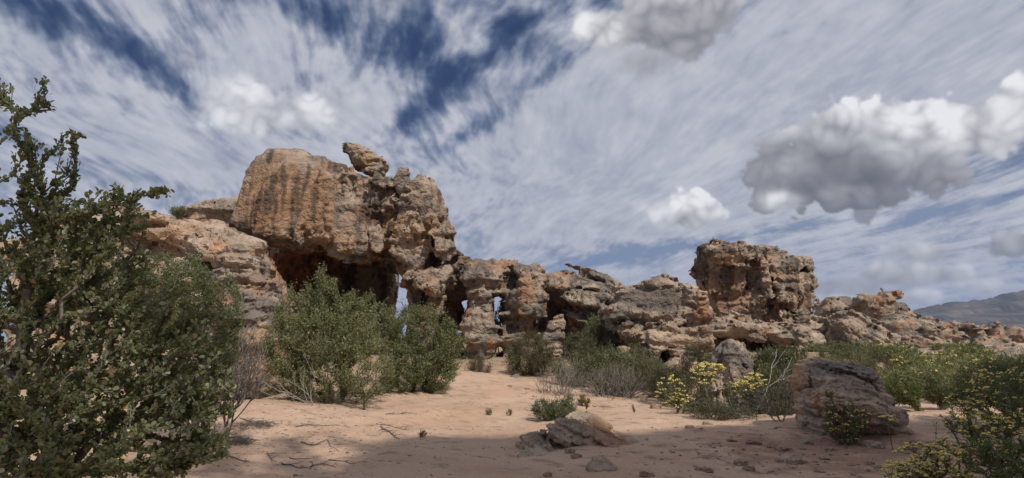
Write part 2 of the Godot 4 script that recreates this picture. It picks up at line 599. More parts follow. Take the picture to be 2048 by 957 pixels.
		if px > -300.0 and px < 2400.0 and py > -250.0:
			var m := 0.62 * nf2.get_noise_3dv(d * 11.0) + 0.45 * nf2.get_noise_3dv(d * 30.0 + Vector3(5, 5, 5)) + 0.18 * nf2.get_noise_3dv(d * 90.0)
			var m2 := 2.6 * absf(ns2.get_noise_3dv(d * 13.0 + Vector3(1, 8, 3))) - 0.7
			var m3 := 2.6 * absf(ns2.get_noise_3dv(d * 34.0 + Vector3(4, 2, 7))) - 0.7
			m = 0.55 * m + 0.24 * m2 + 0.12 * m3
			var k := heap(px, py, m)
			if k > -0.04:
				var lit := clampf(glow + (0.45 * m + 0.12 * m2 + 0.05 * m3) * lerpf(0.35, 1.3, glow) + 0.04, 0.0, 1.0)
				var cc := Color(0.40, 0.405, 0.435).lerp(Color(0.90, 0.90, 0.91), lit)
				cc = cc.lerp(veil, 0.3 * (1.0 - smoothstep(0.02, 0.2, y)))
				col = col.lerp(cc, lerpf(0.7, 0.97, smoothstep(0.4, 0.8, firm)) * smoothstep(-0.02, lerpf(0.7, 0.17, smoothstep(0.4, 0.9, firm)), k))
		return Color(col.r * 0.945, col.g * 0.945, col.b * 0.945)

	func row(j: int) -> void:
		var el := PI * 0.5 - (r0 + j + 0.5) / h * PI
		var o := j * cw * 3
		for i in cw:
			var az := (c0 + i + 0.5) / w * TAU
			var c := look(Vector3(sin(az) * cos(el), sin(el), -cos(az) * cos(el)))
			data[o] = int(clampf(c.r, 0, 1) * 255.0 + 0.5)
			data[o + 1] = int(clampf(c.g, 0, 1) * 255.0 + 0.5)
			data[o + 2] = int(clampf(c.b, 0, 1) * 255.0 + 0.5)
			o += 3

	func start() -> void:
		data.resize(cw * rows * 3)
		nf2 = FastNoiseLite.new(); nf2.noise_type = FastNoiseLite.TYPE_SIMPLEX_SMOOTH; nf2.frequency = 1.0; nf2.seed = 21
		nf2.fractal_type = FastNoiseLite.FRACTAL_FBM; nf2.fractal_octaves = 5; nf2.fractal_gain = 0.55
		ns2 = FastNoiseLite.new(); ns2.noise_type = FastNoiseLite.TYPE_SIMPLEX_SMOOTH; ns2.frequency = 1.0; ns2.seed = 5
		ns2.fractal_type = FastNoiseLite.FRACTAL_NONE

	func run() -> void:
		for j in rows: row(j)

var sky_jobs: Array[SkyJob] = []
func plan_sky() -> void:
	var far := SkyJob.new()
	far.start()
	sky_jobs.append(far)
	# the part in front of the camera, finer, in four strips
	var W := 4096
	var H := 2048
	for k in 4:
		var j := SkyJob.new()
		j.w = W; j.h = H
		j.c0 = -480
		j.cw = 960
		j.r0 = 604 + k * 108
		j.rows = 108
		j.start()
		sky_jobs.append(j)

func make_sky() -> ImageTexture:
	var far := sky_jobs[0]
	var im := Image.create(512, 256, false, Image.FORMAT_RGB8)
	im.fill(Color(0.42, 0.37, 0.33))
	im.blit_rect(Image.create_from_data(512, 128, false, Image.FORMAT_RGB8, far.data), Rect2i(0, 0, 512, 128), Vector2i.ZERO)
	im.resize(4096, 2048, Image.INTERPOLATE_CUBIC)
	for k in 4:
		var j := sky_jobs[k + 1]
		var t := Image.create_from_data(j.cw, j.rows, false, Image.FORMAT_RGB8, j.data)
		im.blit_rect(t, Rect2i(480, 0, 480, j.rows), Vector2i(0, j.r0))
		im.blit_rect(t, Rect2i(0, 0, 480, j.rows), Vector2i(4096 - 480, j.r0))
	return ImageTexture.create_from_image(im)

# ---------------------------------------------------------------- materials
static func noise_image(size: int, freq: float, octaves: int, seed_: int, lo: float, hi: float, type := FastNoiseLite.TYPE_SIMPLEX_SMOOTH, ridged := false) -> ImageTexture:
	var f := FastNoiseLite.new()
	f.noise_type = type
	f.frequency = freq
	f.seed = seed_
	f.fractal_type = FastNoiseLite.FRACTAL_RIDGED if ridged else FastNoiseLite.FRACTAL_FBM
	f.fractal_octaves = octaves
	f.fractal_gain = 0.6
	var im := f.get_seamless_image(size, size)
	im.convert(Image.FORMAT_RGB8)
	if lo > 0.0 or hi < 1.0:
		im.adjust_bcs(1.0, 1.0, 1.0)
		var d := im.get_data()
		for i in d.size():
			d[i] = int(255.0 * lerpf(lo, hi, d[i] / 255.0))
		im = Image.create_from_data(size, size, false, Image.FORMAT_RGB8, d)
	return ImageTexture.create_from_image(im)

static func rough_image(size: int) -> ImageTexture:
	var parts: Array[PackedByteArray] = []
	for k in 3:
		var f := FastNoiseLite.new()
		f.seed = 40 + k
		if k == 0:
			f.noise_type = FastNoiseLite.TYPE_SIMPLEX_SMOOTH
			f.frequency = 0.012
			f.fractal_type = FastNoiseLite.FRACTAL_FBM
			f.fractal_octaves = 6
			f.fractal_gain = 0.6
		else:
			f.noise_type = FastNoiseLite.TYPE_CELLULAR
			f.frequency = 0.016 if k == 1 else 0.045
			f.cellular_return_type = FastNoiseLite.RETURN_DISTANCE2_SUB
			f.fractal_type = FastNoiseLite.FRACTAL_NONE
			f.domain_warp_enabled = true
			f.domain_warp_amplitude = 22.0 if k == 1 else 9.0
			f.domain_warp_frequency = 0.02
		var im := f.get_seamless_image(size, size)
		im.convert(Image.FORMAT_L8)
		parts.append(im.get_data())
	var out := PackedByteArray()
	out.resize(size * size)
	for i in size * size:
		var c1 := smoothstep(0.0, 0.22, parts[1][i] / 255.0)
		var c2 := smoothstep(0.0, 0.3, parts[2][i] / 255.0)
		out[i] = int(255.0 * (0.78 * parts[0][i] / 255.0 + 0.14 * c1 + 0.08 * c2))
	var res := Image.create_from_data(size, size, false, Image.FORMAT_L8, out)
	return ImageTexture.create_from_image(res)

var M := {}
func make_materials() -> void:
	var rough := rough_image(512)
	var grain := noise_image(512, 0.02, 6, 9, 0.80, 1.0)
	var sandy := noise_image(512, 0.05, 5, 14, 0.0, 1.0)
	var sand_tone := noise_image(512, 0.03, 6, 19, 0.90, 1.0)
	var m := StandardMaterial3D.new()
	m.vertex_color_use_as_albedo = true
	m.albedo_texture = grain
	m.roughness = 0.95
	m.metallic_specular = 0.25
	m.uv1_triplanar = true
	m.uv1_world_triplanar = true
	m.uv1_scale = Vector3(0.45, 0.45, 0.45)
	m.heightmap_enabled = true
	m.heightmap_texture = rough
	m.heightmap_scale = 18.0
	M.rock = m
	var s := m.duplicate()
	s.uv1_scale = Vector3(1.3, 1.3, 1.3)
	s.heightmap_scale = 6.0
	M.stone = s
	var g := m.duplicate()
	g.albedo_texture = sand_tone
	g.heightmap_texture = sandy
	g.uv1_scale = Vector3(0.9, 0.9, 0.9)
	g.heightmap_scale = 2.5
	g.metallic_specular = 0.15
	M.sand = g
	var mt := m.duplicate()
	mt.albedo_texture = null
	mt.heightmap_enabled = false
	M.mountain = mt
	var l := StandardMaterial3D.new()
	l.vertex_color_use_as_albedo = true
	l.roughness = 0.5
	l.metallic_specular = 0.4
	l.backlight_enabled = true
	l.backlight = Color(0.72, 0.82, 0.42)
	l.cull_mode = BaseMaterial3D.CULL_DISABLED
	M.leaf = l
	var gl := l.duplicate()
	gl.roughness = 0.36
	gl.metallic_specular = 0.55
	M.glossy_leaf = gl
	var b := StandardMaterial3D.new()
	b.vertex_color_use_as_albedo = true
	b.roughness = 0.85
	b.metallic_specular = 0.3
	M.bark = b
	var fl := StandardMaterial3D.new()
	fl.vertex_color_use_as_albedo = true
	fl.roughness = 0.8
	fl.metallic_specular = 0.2
	M.flower = fl

# ---------------------------------------------------------------- ground and mountains
class GroundJob extends Place:
	static func spread(a: float, b: float, st: float, grow: float, out: float) -> PackedFloat32Array:
		var l: Array[float] = []
		var x := a
		while x <= b:
			l.append(x); x += st
		var d := st
		x = b
		while x < out:
			d *= grow; x += d; l.append(x)
		d = st
		x = a
		while x > -out:
			d *= grow; x -= d; l.push_front(x)
		return PackedFloat32Array(l)
	var v := PackedVector3Array(); var n := PackedVector3Array(); var c := PackedColorArray(); var ix := PackedInt32Array()
	func run() -> void:
		var xs: PackedFloat32Array = spread(-14.0, 14.0, 0.11, 1.16, 6500.0)
		var zs: PackedFloat32Array = spread(-29.0, -7.5, 0.10, 1.16, 6500.0)
		var w := xs.size()
		for z in zs:
			for x in xs:
				var y: float = ground(x, z)
				v.append(Vector3(x, y, z))
				var t := nf.get_noise_2d(x * 0.35, z * 0.35)
				var t2 := nf.get_noise_2d(x * 1.7 + 7.0, z * 2.4)
				var col := Color(0.60, 0.43, 0.32).lerp(Color(0.55, 0.375, 0.27), smoothstep(-0.3, 0.5, t))
				# red-brown grit where bedrock lies just below
				var red := exp(-(Vector2(x - 4.6, z + 10.4) / Vector2(2.6, 1.7)).length_squared()) + 0.8 * exp(-(Vector2(x - 8.0, z + 9.2) / Vector2(3.0, 2.0)).length_squared()) + 0.4 * exp(-(Vector2(x - 1.9, z + 13.6) / Vector2(1.2, 0.8)).length_squared())
				col = col.lerp(Color(0.36, 0.215, 0.155), 0.8 * smoothstep(0.32, 0.75, red * 0.75 + t2 * 0.8))
				# litter under bushes and scrubland beyond the clearing
				col = col.lerp(Color(0.30, 0.22, 0.165), 0.6 * smoothstep(0.30, 0.5, t2 + 0.06))
				var far := smoothstep(22.0, 30.0, -z + 3.0 * t) + smoothstep(14.0, 22.0, absf(x))
				col = col.lerp(Color(0.23, 0.195, 0.125), clampf(far * (0.6 + 0.8 * t2), 0.0, 0.9))
				c.append(col)
		for j in zs.size() - 1:
			for i in w - 1:
				var a := j * w + i
				ix.append(a); ix.append(a + 1); ix.append(a + w + 1)
				ix.append(a); ix.append(a + w + 1); ix.append(a + w)
		n.resize(v.size())
		for j in zs.size():
			for i in w:
				var a := j * w + i
				var l := v[a - 1] if i > 0 else v[a]
				var r := v[a + 1] if i < w - 1 else v[a]
				var u := v[a - w] if j > 0 else v[a]
				var d := v[a + w] if j < zs.size() - 1 else v[a]
				var q := (d - u).cross(r - l)
				n[a] = q.normalized() if q.y > 0 else -q.normalized()

# a ridge whose crest is read along the azimuth; [pixel, row] pairs name the crest
class RidgeJob extends Place:
	var crest := PackedVector2Array()
	var depth := 3600.0
	var foot := 1500.0
	var off := 0.0
	var v := PackedVector3Array(); var n := PackedVector3Array(); var c := PackedColorArray(); var ix := PackedInt32Array()
	func crest_at(px: float) -> float:
		for i in crest.size() - 1:
			if px <= crest[i + 1].x:
				return lerpf(crest[i].y, crest[i + 1].y, smoothstep(0.0, 1.0, clampf((px - crest[i].x) / (crest[i + 1].x - crest[i].x), 0, 1)) * 0.5 + 0.5 * clampf((px - crest[i].x) / (crest[i + 1].x - crest[i].x), 0, 1))
		return crest[crest.size() - 1].y
	func run() -> void:
		var w := 300
		var rows := 90
		var p0 := crest[0].x
		var p1 := crest[crest.size() - 1].x
		for j in rows:
			var t := float(j) / (rows - 1) * 1.35
			for i in w:
				var px := lerpf(p0, p1, float(i) / (w - 1))
				var top: Vector3 = at(px, crest_at(px), depth)
				var x := top.x
				var z := -depth + foot * (1.0 - t)
				var rise := pow(clampf(t, 0, 1), 1.5) if t <= 1.0 else 1.0 - (t - 1.0) * 1.6
				var y: float = (top.y + 20.0) * rise - 20.0
				var gully := nf.get_noise_2d(x * 0.0035 + off, z * 0.0011)
				y += gully * 0.30 * top.y * rise * (1.0 - 0.7 * smoothstep(0.7, 1.0, t))
				var shelf := fposmod(y / (top.y * 0.2 + 1.0) + 0.3 * ns.get_noise_2d(x * 0.0007 + off, z * 0.0007), 1.0)
				y += (smoothstep(0.55, 0.95, shelf) - shelf) * top.y * 0.11 * rise
				y += nf.get_noise_2d(x * 0.012 + off, z * 0.012) * top.y * 0.025
				v.append(Vector3(x, y, z))
				var k := nf.get_noise_3d(x * 0.004, y * 0.03, z * 0.004)
				c.append(Color(0.07, 0.066, 0.056).lerp(Color(0.15, 0.13, 0.105), smoothstep(-0.2, 0.5, k)))
		for j in rows - 1:
			for i in w - 1:
				var a := j * w + i
				ix.append(a); ix.append(a + w); ix.append(a + w + 1)
				ix.append(a); ix.append(a + w + 1); ix.append(a + 1)
		n.resize(v.size())
		for j in rows:
			for i in w:
				var a := j * w + i
				var q := (v[a + 1 if i < w - 1 else a] - v[a - 1 if i > 0 else a]).cross(v[a - w if j > 0 else a] - v[a + w if j < rows - 1 else a])
				n[a] = q.normalized() if q.y > 0 else -q.normalized()

# ---------------------------------------------------------------- the rocks of the place
func plan_rocks() -> void:
	var RED := Color(0.33, 0.13, 0.06)
	var RUST := Color(0.30, 0.12, 0.065)
	var PALE := Color(0.46, 0.38, 0.29)
	var OCHRE := Color(0.42, 0.30, 0.16)
	# the great overhanging formation with its cave
	var big := rock("rock_formation", "towering orange sandstone rock with streaked overhanging face and dark cave below", [
		slab([466, 452, 472, 425, 485, 384, 493, 343, 508, 309, 526, 296, 583, 291, 621, 302, 648, 306, 652, 318, 690, 326, 752, 343, 779, 362, 814, 371, 832, 356, 848, 360, 856, 380, 880, 416, 893, 452, 893, 474, 912, 508, 908, 540, 880, 590, 815, 560, 800, 530, 779, 504, 741, 508, 711, 519, 681, 510, 640, 489, 605, 480, 564, 473, 552, 486, 511, 480, 495, 466], 31.0, 3.2, 0.7, 0.3, false, -0.20),
		slab([812, 552, 806, 520, 850, 480, 912, 508, 905, 545, 884, 585, 850, 625, 846, 700, 850, 780, 800, 780, 806, 680, 812, 600], 30.6, 1.9, 1.4, 0.8),
		slab([488, 430, 560, 425, 780, 460, 778, 560, 768, 600, 770, 780, 470, 780, 478, 600], 36.6, 2.6, 1.2, 0.7),
		egg(590, 540, 33.8, 42, 95, 1.8, 8, 0, 0.9),
		egg(505, 520, 35.0, 26, 90, 1.6, 0, 0, 0.7),
		slab([500, 470, 492, 400, 510, 330, 560, 300, 600, 310, 592, 380, 570, 470, 540, 484], 28.6, 1.4, 0.9, 0.25, false, -0.22),
		slab([585, 478, 600, 420, 640, 330, 690, 340, 720, 400, 760, 440, 765, 495, 711, 512, 640, 484], 28.2, 1.2, 0.5, 0.2, false, -0.16),
		slab([738, 350, 779, 366, 816, 374, 832, 362, 848, 366, 880, 420, 893, 470, 905, 508, 880, 560, 815, 545, 780, 500, 742, 505], 29.4, 1.3, 0.4, 0.2, false, -0.14),
		block(835, 475, 28.9, 46, 44, 1.2, 20, 10, 0.3, 0.3),
		block(845, 430, 29.2, 30, 50, 2.0, 14, 0, 0.3, 0.3),
		egg(540, 475, 33.0, 30, 32, 3.0, 0, 0, 0.5, true),
		egg(700, 560, 33.0, 100, 66, 3.8, 0, 0, 0.4, true), egg(600, 560, 32.0, 60, 60, 2.2, 0, 0, 0.4, true),
		egg(793, 572, 36.0, 11, 34, 7.0, 6, 0, 0.2, true),
		egg(858, 560, 28.4, 9, 42, 0.9, -20, 0, 0.3, true),
	], 0.085, {"a1": 0.13, "f1": 0.6, "a2": 0.12, "fs": 0.9, "a3": 0.20, "fc": 0.75, "tall": 2.2, "a4": 0.17, "a6": 0.16, "f6": 0.9, "calm": [[at(570, 370, 29), Vector3(3.2, 3.6, 8), 0.94], [at(680, 420, 28), Vector3(1.6, 2.2, 5), 0.4]], "orange": 0.08, "grey": 0.0, "streak": 0.10, "pale": -0.05, "tone": 0.96,
		"patches": [[at(600, 540, 34), Vector3(3.2, 2.4, 4), RUST, 0.9], [at(540, 400, 28), Vector3(1.8, 2.6, 3), Color(0.36, 0.21, 0.115), 0.75], [at(640, 420, 28), Vector3(1.2, 2.6, 3), Color(0.37, 0.21, 0.11), 0.6],
		[at(690, 490, 28), Vector3(2.2, 0.6, 3), Color(0.43, 0.29, 0.19), 0.85], [at(868, 580, 29), Vector3(0.5, 1.4, 2), Color(0.42, 0.17, 0.07), 0.9], [at(830, 470, 27.5), Vector3(1.3, 1.0, 2), Color(0.52, 0.40, 0.28), 0.7], [at(870, 430, 29), Vector3(0.9, 1.4, 2), Color(0.36, 0.15, 0.08), 0.7]]})
	# joint-bounded columns and blocks on the broken right half
	var rng := RandomNumberGenerator.new()
	rng.seed = 31
	for i in 26:
		var px := 668.0 + i * 8.4 + rng.randf_range(-5, 5)
		var top: float = lerpf(338, 372, clampf((px - 668.0) / 160.0, 0, 1)) if px < 840 else lerpf(372, 455, (px - 840.0) / 50.0)
		var py := top + rng.randf_range(14, 95)
		big.prims.insert(6, block(px, py, 28.3 + rng.randf_range(-0.35, 0.4), rng.randf_range(6, 13), rng.randf_range(12, 42), 0.9, rng.randf_range(-6, 10), rng.randf_range(-25, 25), 0.06, 0.06))
	for i in 10:
		big.prims.insert(6, block(rng.randf_range(800, 895), rng.randf_range(470, 560), 29.0 + rng.randf_range(-0.5, 0.3), rng.randf_range(8, 20), rng.randf_range(7, 16), 0.9, rng.randf_range(-15, 25), rng.randf_range(-25, 25), 0.06, 0.06))
	rock("perched_rock", "anvil shaped yellowish rock perched on the rim of the tallest formation", [
		slab([681, 287, 689, 283, 716, 288, 752, 309, 768, 320, 767, 329, 758, 352, 735, 346, 703, 332, 699, 314, 688, 298], 30.6, 0.75, 0.6, 0.3),
	], 0.078, {"a1": 0.07, "f1": 0.9, "a2": 0.06, "fs": 2.4, "a3": 0.06, "fc": 1.6, "a4": 0.08, "orange": 0.0, "grey": -0.1, "patches": [[at(725, 322, 30), Vector3(0.7, 0.4, 1), OCHRE, 0.7]]})
	# left flank
	rock("rock_ledge", "brown weathered ledge behind the tallest formation on its shoulder", [
		slab([360, 420, 384, 410, 440, 401, 470, 398, 500, 402, 500, 520, 350, 520], 36.0, 2.0, 1.2, 0.4),
	], 0.14, {"a1": 0.25, "a2": 0.18, "fs": 1.4, "a3": 0.15, "fc": 0.6, "a4": 0.2, "orange": 0.1, "grey": 0.0})
	rock("rock_slope", "long pale orange bedrock slope rising behind the dark leafy bush", [
		slab([60, 470, 180, 425, 230, 402, 262, 400, 300, 412, 340, 415, 380, 428, 430, 455, 482, 480, 486, 500, 520, 560, 545, 640, 545, 800, 0, 800, 0, 500], 23.5, 2.4, 1.8, 0.6, false, 0.0),
		block(350, 470, 21.5, 100, 22, 1.0, -17, 0, 0.3, 0.4),
		block(440, 505, 21.2, 46, 22, 0.9, -18, -10, 0.2, 0.3),
		block(300, 540, 21.3, 70, 26, 0.9, -20, 0, 0.3, 0.4),
		egg(380, 580, 21.4, 70, 50, 1.0, -30, 0, 0.5),
	], 0.11, {"a1": 0.22, "f1": 0.5, "a2": 0.13, "fs": 1.3, "dip": 0.33, "a3": 0.2, "fc": 0.8, "a4": 0.19, "orange": 0.05, "pale": 0.25, "grey": -0.25, "streak": -0.35, "tone": 1.12,
		"patches": [[at(330, 460, 21), Vector3(1.6, 0.8, 3), Color(0.46, 0.30, 0.19), 0.6], [at(450, 500, 20.5), Vector3(0.8, 0.5, 3), Color(0.44, 0.25, 0.14), 0.6]]})
	rock("boulder", "large rough grey boulder under the slope beside the middle bush", [
		slab([395, 560, 415, 520, 440, 500, 478, 496, 505, 520, 528, 560, 548, 620, 552, 700, 540, 800, 380, 800, 385, 640], 19.2, 1.2, 1.0, 0.4),
	], 0.06, {"a1": 0.16, "f1": 0.8, "a2": 0.06, "fs": 1.6, "a3": 0.07, "fc": 1.1, "a4": 0.08, "grey": 0.33, "orange": -0.3, "pale": 0.1,
		"patches": [[at(520, 720, 18.2), Vector3(0.9, 0.9, 2), Color(0.42, 0.26, 0.16), 0.85]]})
	# arches
	rock("rock_arch", "grey and orange rock arches standing on pillars with daylight showing through", [
		slab([905, 545, 917, 514, 930, 514, 980, 519, 1021, 519, 1040, 519, 1071, 527, 1093, 545, 1090, 600, 1080, 660, 1082, 760, 1000, 760, 1001, 700, 1000, 625, 996, 590, 988, 590, 986, 607, 990, 640, 994, 668, 991, 712, 994, 760, 930, 760, 934, 700, 926, 650, 938, 592, 930, 566, 916, 560, 896, 590, 862, 628, 845, 618, 862, 585, 880, 562], 29.6, 1.3, 1.0, 0.5),
		slab([845, 618, 862, 585, 895, 548, 920, 540, 912, 562, 892, 592, 866, 640, 868, 760, 830, 760, 836, 660], 29.0, 0.9, 0.7, 0.4),
		slab([870, 560, 985, 545, 985, 600, 975, 760, 937, 760, 937, 640, 935, 600, 929, 602, 928, 638, 930, 760, 850, 760, 866, 640], 32.0, 0.9, 0.4, 0.4),
		egg(960, 560, 28.5, 34, 30, 0.9, 0, 0, 0.7),
		egg(962, 660, 28.8, 32, 70, 1.0, 0, 0, 0.7),
		egg(1050, 600, 28.5, 26, 62, 0.8, 0, 0, 0.7),
		egg(1020, 560, 28.2, 16, 20, 0.7, 0, 0, 0.4, true),
		egg(1030, 650, 28.0, 10, 14, 0.8, 0, 0, 0.3, true),
		egg(994, 628, 29.6, 6, 34, 4.0, 0, 0, 0.2, true),
	], 0.09, {"a1": 0.16, "f1": 0.6, "a2": 0.07, "fs": 1.7, "a3": 0.13, "fc": 0.9, "tall": 1.5, "a4": 0.10, "a5": 0.25, "f5": 0.7, "grey": 0.3, "orange": -0.1, "pale": 0.0, "streak": -0.25,
		"patches": [[at(1052, 580, 28), Vector3(0.55, 0.9, 2), Color(0.38, 0.205, 0.12), 0.7], [at(960, 640, 28), Vector3(0.6, 1.1, 2), Color(0.36, 0.31, 0.26), 0.8], [at(985, 690, 28), Vector3(0.3, 0.4, 2), Color(0.42, 0.20, 0.1), 0.7], [at(910, 640, 31), Vector3(0.8, 1.6, 1.2), RUST, 0.6], [at(1040, 645, 28), Vector3(0.5, 0.6, 2), Color(0.40, 0.24, 0.14), 0.7]]})
	rock("rock_dome", "domed rock with layered brown cap over a deep dark hollow", [
		slab([1060, 560, 1085, 540, 1120, 538, 1151, 535, 1174, 541, 1205, 552, 1235, 577, 1242, 590, 1236, 640, 1240, 760, 1060, 760], 31.0, 2.4, 1.6, 0.5),
		slab([1150, 600, 1200, 590, 1238, 600, 1240, 760, 1150, 760, 1160, 660], 28.6, 1.2, 0.8, 0.5),
		egg(1110, 645, 28.4, 46, 52, 2.2, -8, 0, 0.4, true),
		egg(1180, 600, 28.2, 48, 16, 1.2, 8, 0, 0.5),
	], 0.1, {"a1": 0.2, "f1": 0.5, "a2": 0.17, "fs": 1.7, "dip": 0.25, "a3": 0.16, "fc": 0.9, "a4": 0.13, "orange": 0.0, "grey": 0.28, "pale": 0.0, "streak": -0.1,
		"patches": [[at(1160, 598, 27.5), Vector3(0.9, 0.35, 2), PALE, 0.7]]})
	rock("leaning_slab", "pale grey pointed slab leaning in the hollow of the domed rock", [
		slab([1086, 668, 1098, 645, 1118, 626, 1131, 624, 1130, 650, 1124, 690, 1120, 760, 1080, 760], 26.6, 0.35, 0.3, 0.2),
	], 0.05, {"a1": 0.06, "f1": 1.2, "a2": 0.03, "a3": 0.03, "fc": 1.6, "a4": 0.03, "grey": 0.15, "orange": -0.4, "pale": 0.4})
	# middle rock
	rock("rock_outcrop", "broad outcrop with dark grey upper wall above a pale undercut face", [
		slab([1215, 625, 1228, 608, 1240, 585, 1252, 571, 1266, 571, 1280, 578, 1300, 556, 1324, 551, 1366, 569, 1386, 579, 1405, 597, 1418, 615, 1413, 640, 1340, 648, 1215, 640], 25.4, 1.5, 0.9, 0.3),
		block(1275, 636, 24.9, 66, 12, 1.2, -3, 0, 0.15, 0.2),
		slab([1222, 648, 1330, 640, 1414, 640, 1411, 680, 1396, 712, 1385, 780, 1290, 780, 1270, 700, 1240, 672], 25.0, 1.4, 0.6, 0.3),
		egg(1360, 712, 24.2, 28, 26, 0.6, 15, 0, 0.2),
		egg(1395, 640, 24.2, 22, 60, 0.9, 12, 0, 0.4),
		egg(1310, 656, 23.6, 20, 9, 0.4, 0, 0, 0.3, true),
		egg(1325, 720, 24.1, 9, 22, 0.7, -15, 0, 0.2, true),
		egg(1268, 577, 25.4, 7, 5, 3.0, 0, 0, 0.1, true),
	], 0.078, {"a1": 0.12, "f1": 0.7, "a2": 0.09, "fs": 1.9, "dip": 0.05, "a3": 0.15, "fc": 0.95, "a4": 0.11, "calm": [[at(1300, 595, 24), Vector3(1.5, 0.5, 2), 0.85], [at(1350, 680, 24), Vector3(1.0, 0.5, 2), 0.5]], "orange": -0.05, "grey": -0.1, "pale": 0.15, "streak": -0.3,
		"patches": [[at(1300, 600, 24), Vector3(1.7, 0.65, 2), Color(0.17, 0.145, 0.13), 0.95], [at(1250, 640, 23.5), Vector3(0.8, 0.3, 2), Color(0.15, 0.135, 0.12), 0.85], [at(1395, 620, 24), Vector3(0.5, 0.8, 2), Color(0.34, 0.17, 0.09), 0.8], [at(1335, 680, 23.6), Vector3(1.1, 0.6, 2), Color(0.50, 0.39, 0.29), 0.85]]})
	# tower on its ledge
	var tower := rock("rock_tower", "top heavy mushroom shaped rock tower of red brown sandstone", [
		slab([1406, 490, 1440, 486, 1481, 486, 1494, 489, 1517, 502, 1528, 495, 1545, 495, 1554, 517, 1584, 530, 1602, 546, 1606, 570, 1613, 607, 1602, 628, 1592, 660, 1540, 680, 1478, 670, 1432, 640, 1416, 606, 1421, 590, 1403, 563, 1398, 541, 1404, 520], 44.6, 2.2, 0.6, 0.3),
		block(1455, 520, 42.4, 52, 27, 1.3, 0, 6, 0.3, 0.4),
		egg(1450, 596, 41.2, 50, 38, 1.6, 0, 0, 0.5, true),
		egg(1530, 560, 42.2, 16, 46, 1.0, 6, 0, 0.7),
		egg(1555, 590, 42.4, 11, 60, 0.9, -3, 0, 0.5),
		egg(1580, 600, 42.6, 10, 52, 0.8, -4, 0, 0.4),
		egg(1567, 630, 41.6, 5, 30, 1.0, 0, 0, 0.3, true),
		egg(1592, 636, 42.0, 4, 18, 1.0, 0, 0, 0.3, true),
		block(1572, 575, 44.3, 34, 58, 1.6, -4, 0, 0.3, 0.3),
		block(1530, 545, 44.0, 40, 44, 1.6, 0, 0, 0.3, 0.3),
		egg(1507, 548, 42.0, 6, 26, 0.9, 8, 0, 0.3, true),
	], 0.1, {"a1": 0.11, "f1": 0.7, "a2": 0.14, "fs": 1.0, "a3": 0.24, "fc": 0.7, "tall": 2.2, "a4": 0.17, "a5": 0.12, "f5": 0.7, "orange": 0.15, "grey": 0.0, "streak": -0.05, "tone": 1.05,
		"patches": [[at(1455, 600, 43), Vector3(2.4, 1.6, 3), Color(0.33, 0.19, 0.12), 0.7], [at(1460, 520, 41), Vector3(1.6, 0.7, 2), Color(0.42, 0.25, 0.13), 0.55]]})
	for i in 16:
		var px := rng.randf_range(1505, 1600)
		var py := rng.randf_range(505 if px < 1550 else 540, 640)
		tower.prims.insert(2, block(px, py, 43.0 + rng.randf_range(-0.15, 0.3), rng.randf_range(5, 11), rng.randf_range(16, 40), 0.9, rng.randf_range(-8, 8), rng.randf_range(-30, 30), 0.08, 0.08))
	for i in 7:
		tower.prims.insert(2, block(1412 + i * 15 + rng.randf_range(-4, 4), rng.randf_range(498, 532), 42.0 + rng.randf_range(-0.3, 0.3), rng.randf_range(7, 15), rng.randf_range(6, 16), 1.0, rng.randf_range(-8, 8), rng.randf_range(-25, 25), 0.08, 0.08))
	rock("rock_ledge", "pale cracked ledge of bedrock carrying the mushroom shaped tower", [
		slab([1405, 640, 1420, 634, 1453, 637, 1472, 645, 1525, 643, 1575, 652, 1594, 650, 1612, 660, 1634, 678, 1640, 700, 1628, 720, 1590, 702, 1572, 697, 1493, 678, 1405, 672], 38.5, 2.6, 0.9, 0.3),
		slab([1405, 670, 1600, 690, 1632, 705, 1640, 780, 1400, 780], 40.6, 2.0, 0.6, 0.3),
		slab([1580, 660, 1600, 655, 1632, 680, 1640, 720, 1630, 780, 1580, 780], 37.0, 1.2, 0.8, 0.3),
		egg(1460, 632, 37.2, 14, 10, 0.5, 0, 0, 0.2),
	], 0.115, {"a1": 0.16, "f1": 0.6, "a2": 0.12, "fs": 1.7, "dip": 0.15, "a3": 0.2, "fc": 0.8, "a4": 0.14, "orange": 0.0, "pale": 0.25, "grey": -0.25,
		"patches": [[at(1500, 715, 40), Vector3(3.0, 0.9, 2.5), RUST, 0.6]]})
	# right hand outcrops
	rock("rock_outcrop", "rugged dark brown outcrop on the skyline between tower and tall knob", [
		slab([1636, 640, 1643, 628, 1652, 606, 1668, 599, 1694, 601, 1716, 599, 1730, 608, 1742, 632, 1750, 700, 1630, 700], 60.0, 2.5, 1.6, 0.4),
	], 0.17, {"a1": 0.3, "a2": 0.25, "fs": 0.9, "a3": 0.35, "fc": 0.65, "a4": 0.30, "orange": 0.0, "grey": 0.2})
	rock("rock_outcrop", "tall rounded red brown knob highest of the right hand outcrops", [
		slab([1728, 612, 1730, 593, 1738, 587, 1759, 586, 1773, 590, 1787, 589, 1798, 601, 1812, 635, 1800, 720, 1735, 720, 1732, 640], 56.0, 2.0, 1.3, 0.4),
		egg(1772, 588, 56, 5, 9, 3.0, 0, 0, 0.3, true),
	], 0.15, {"a1": 0.22, "f1": 0.4, "a2": 0.2, "fs": 0.8, "a3": 0.21, "fc": 0.52, "a4": 0.20, "orange": 0.3, "grey": 0.0, "pale": -0.2})
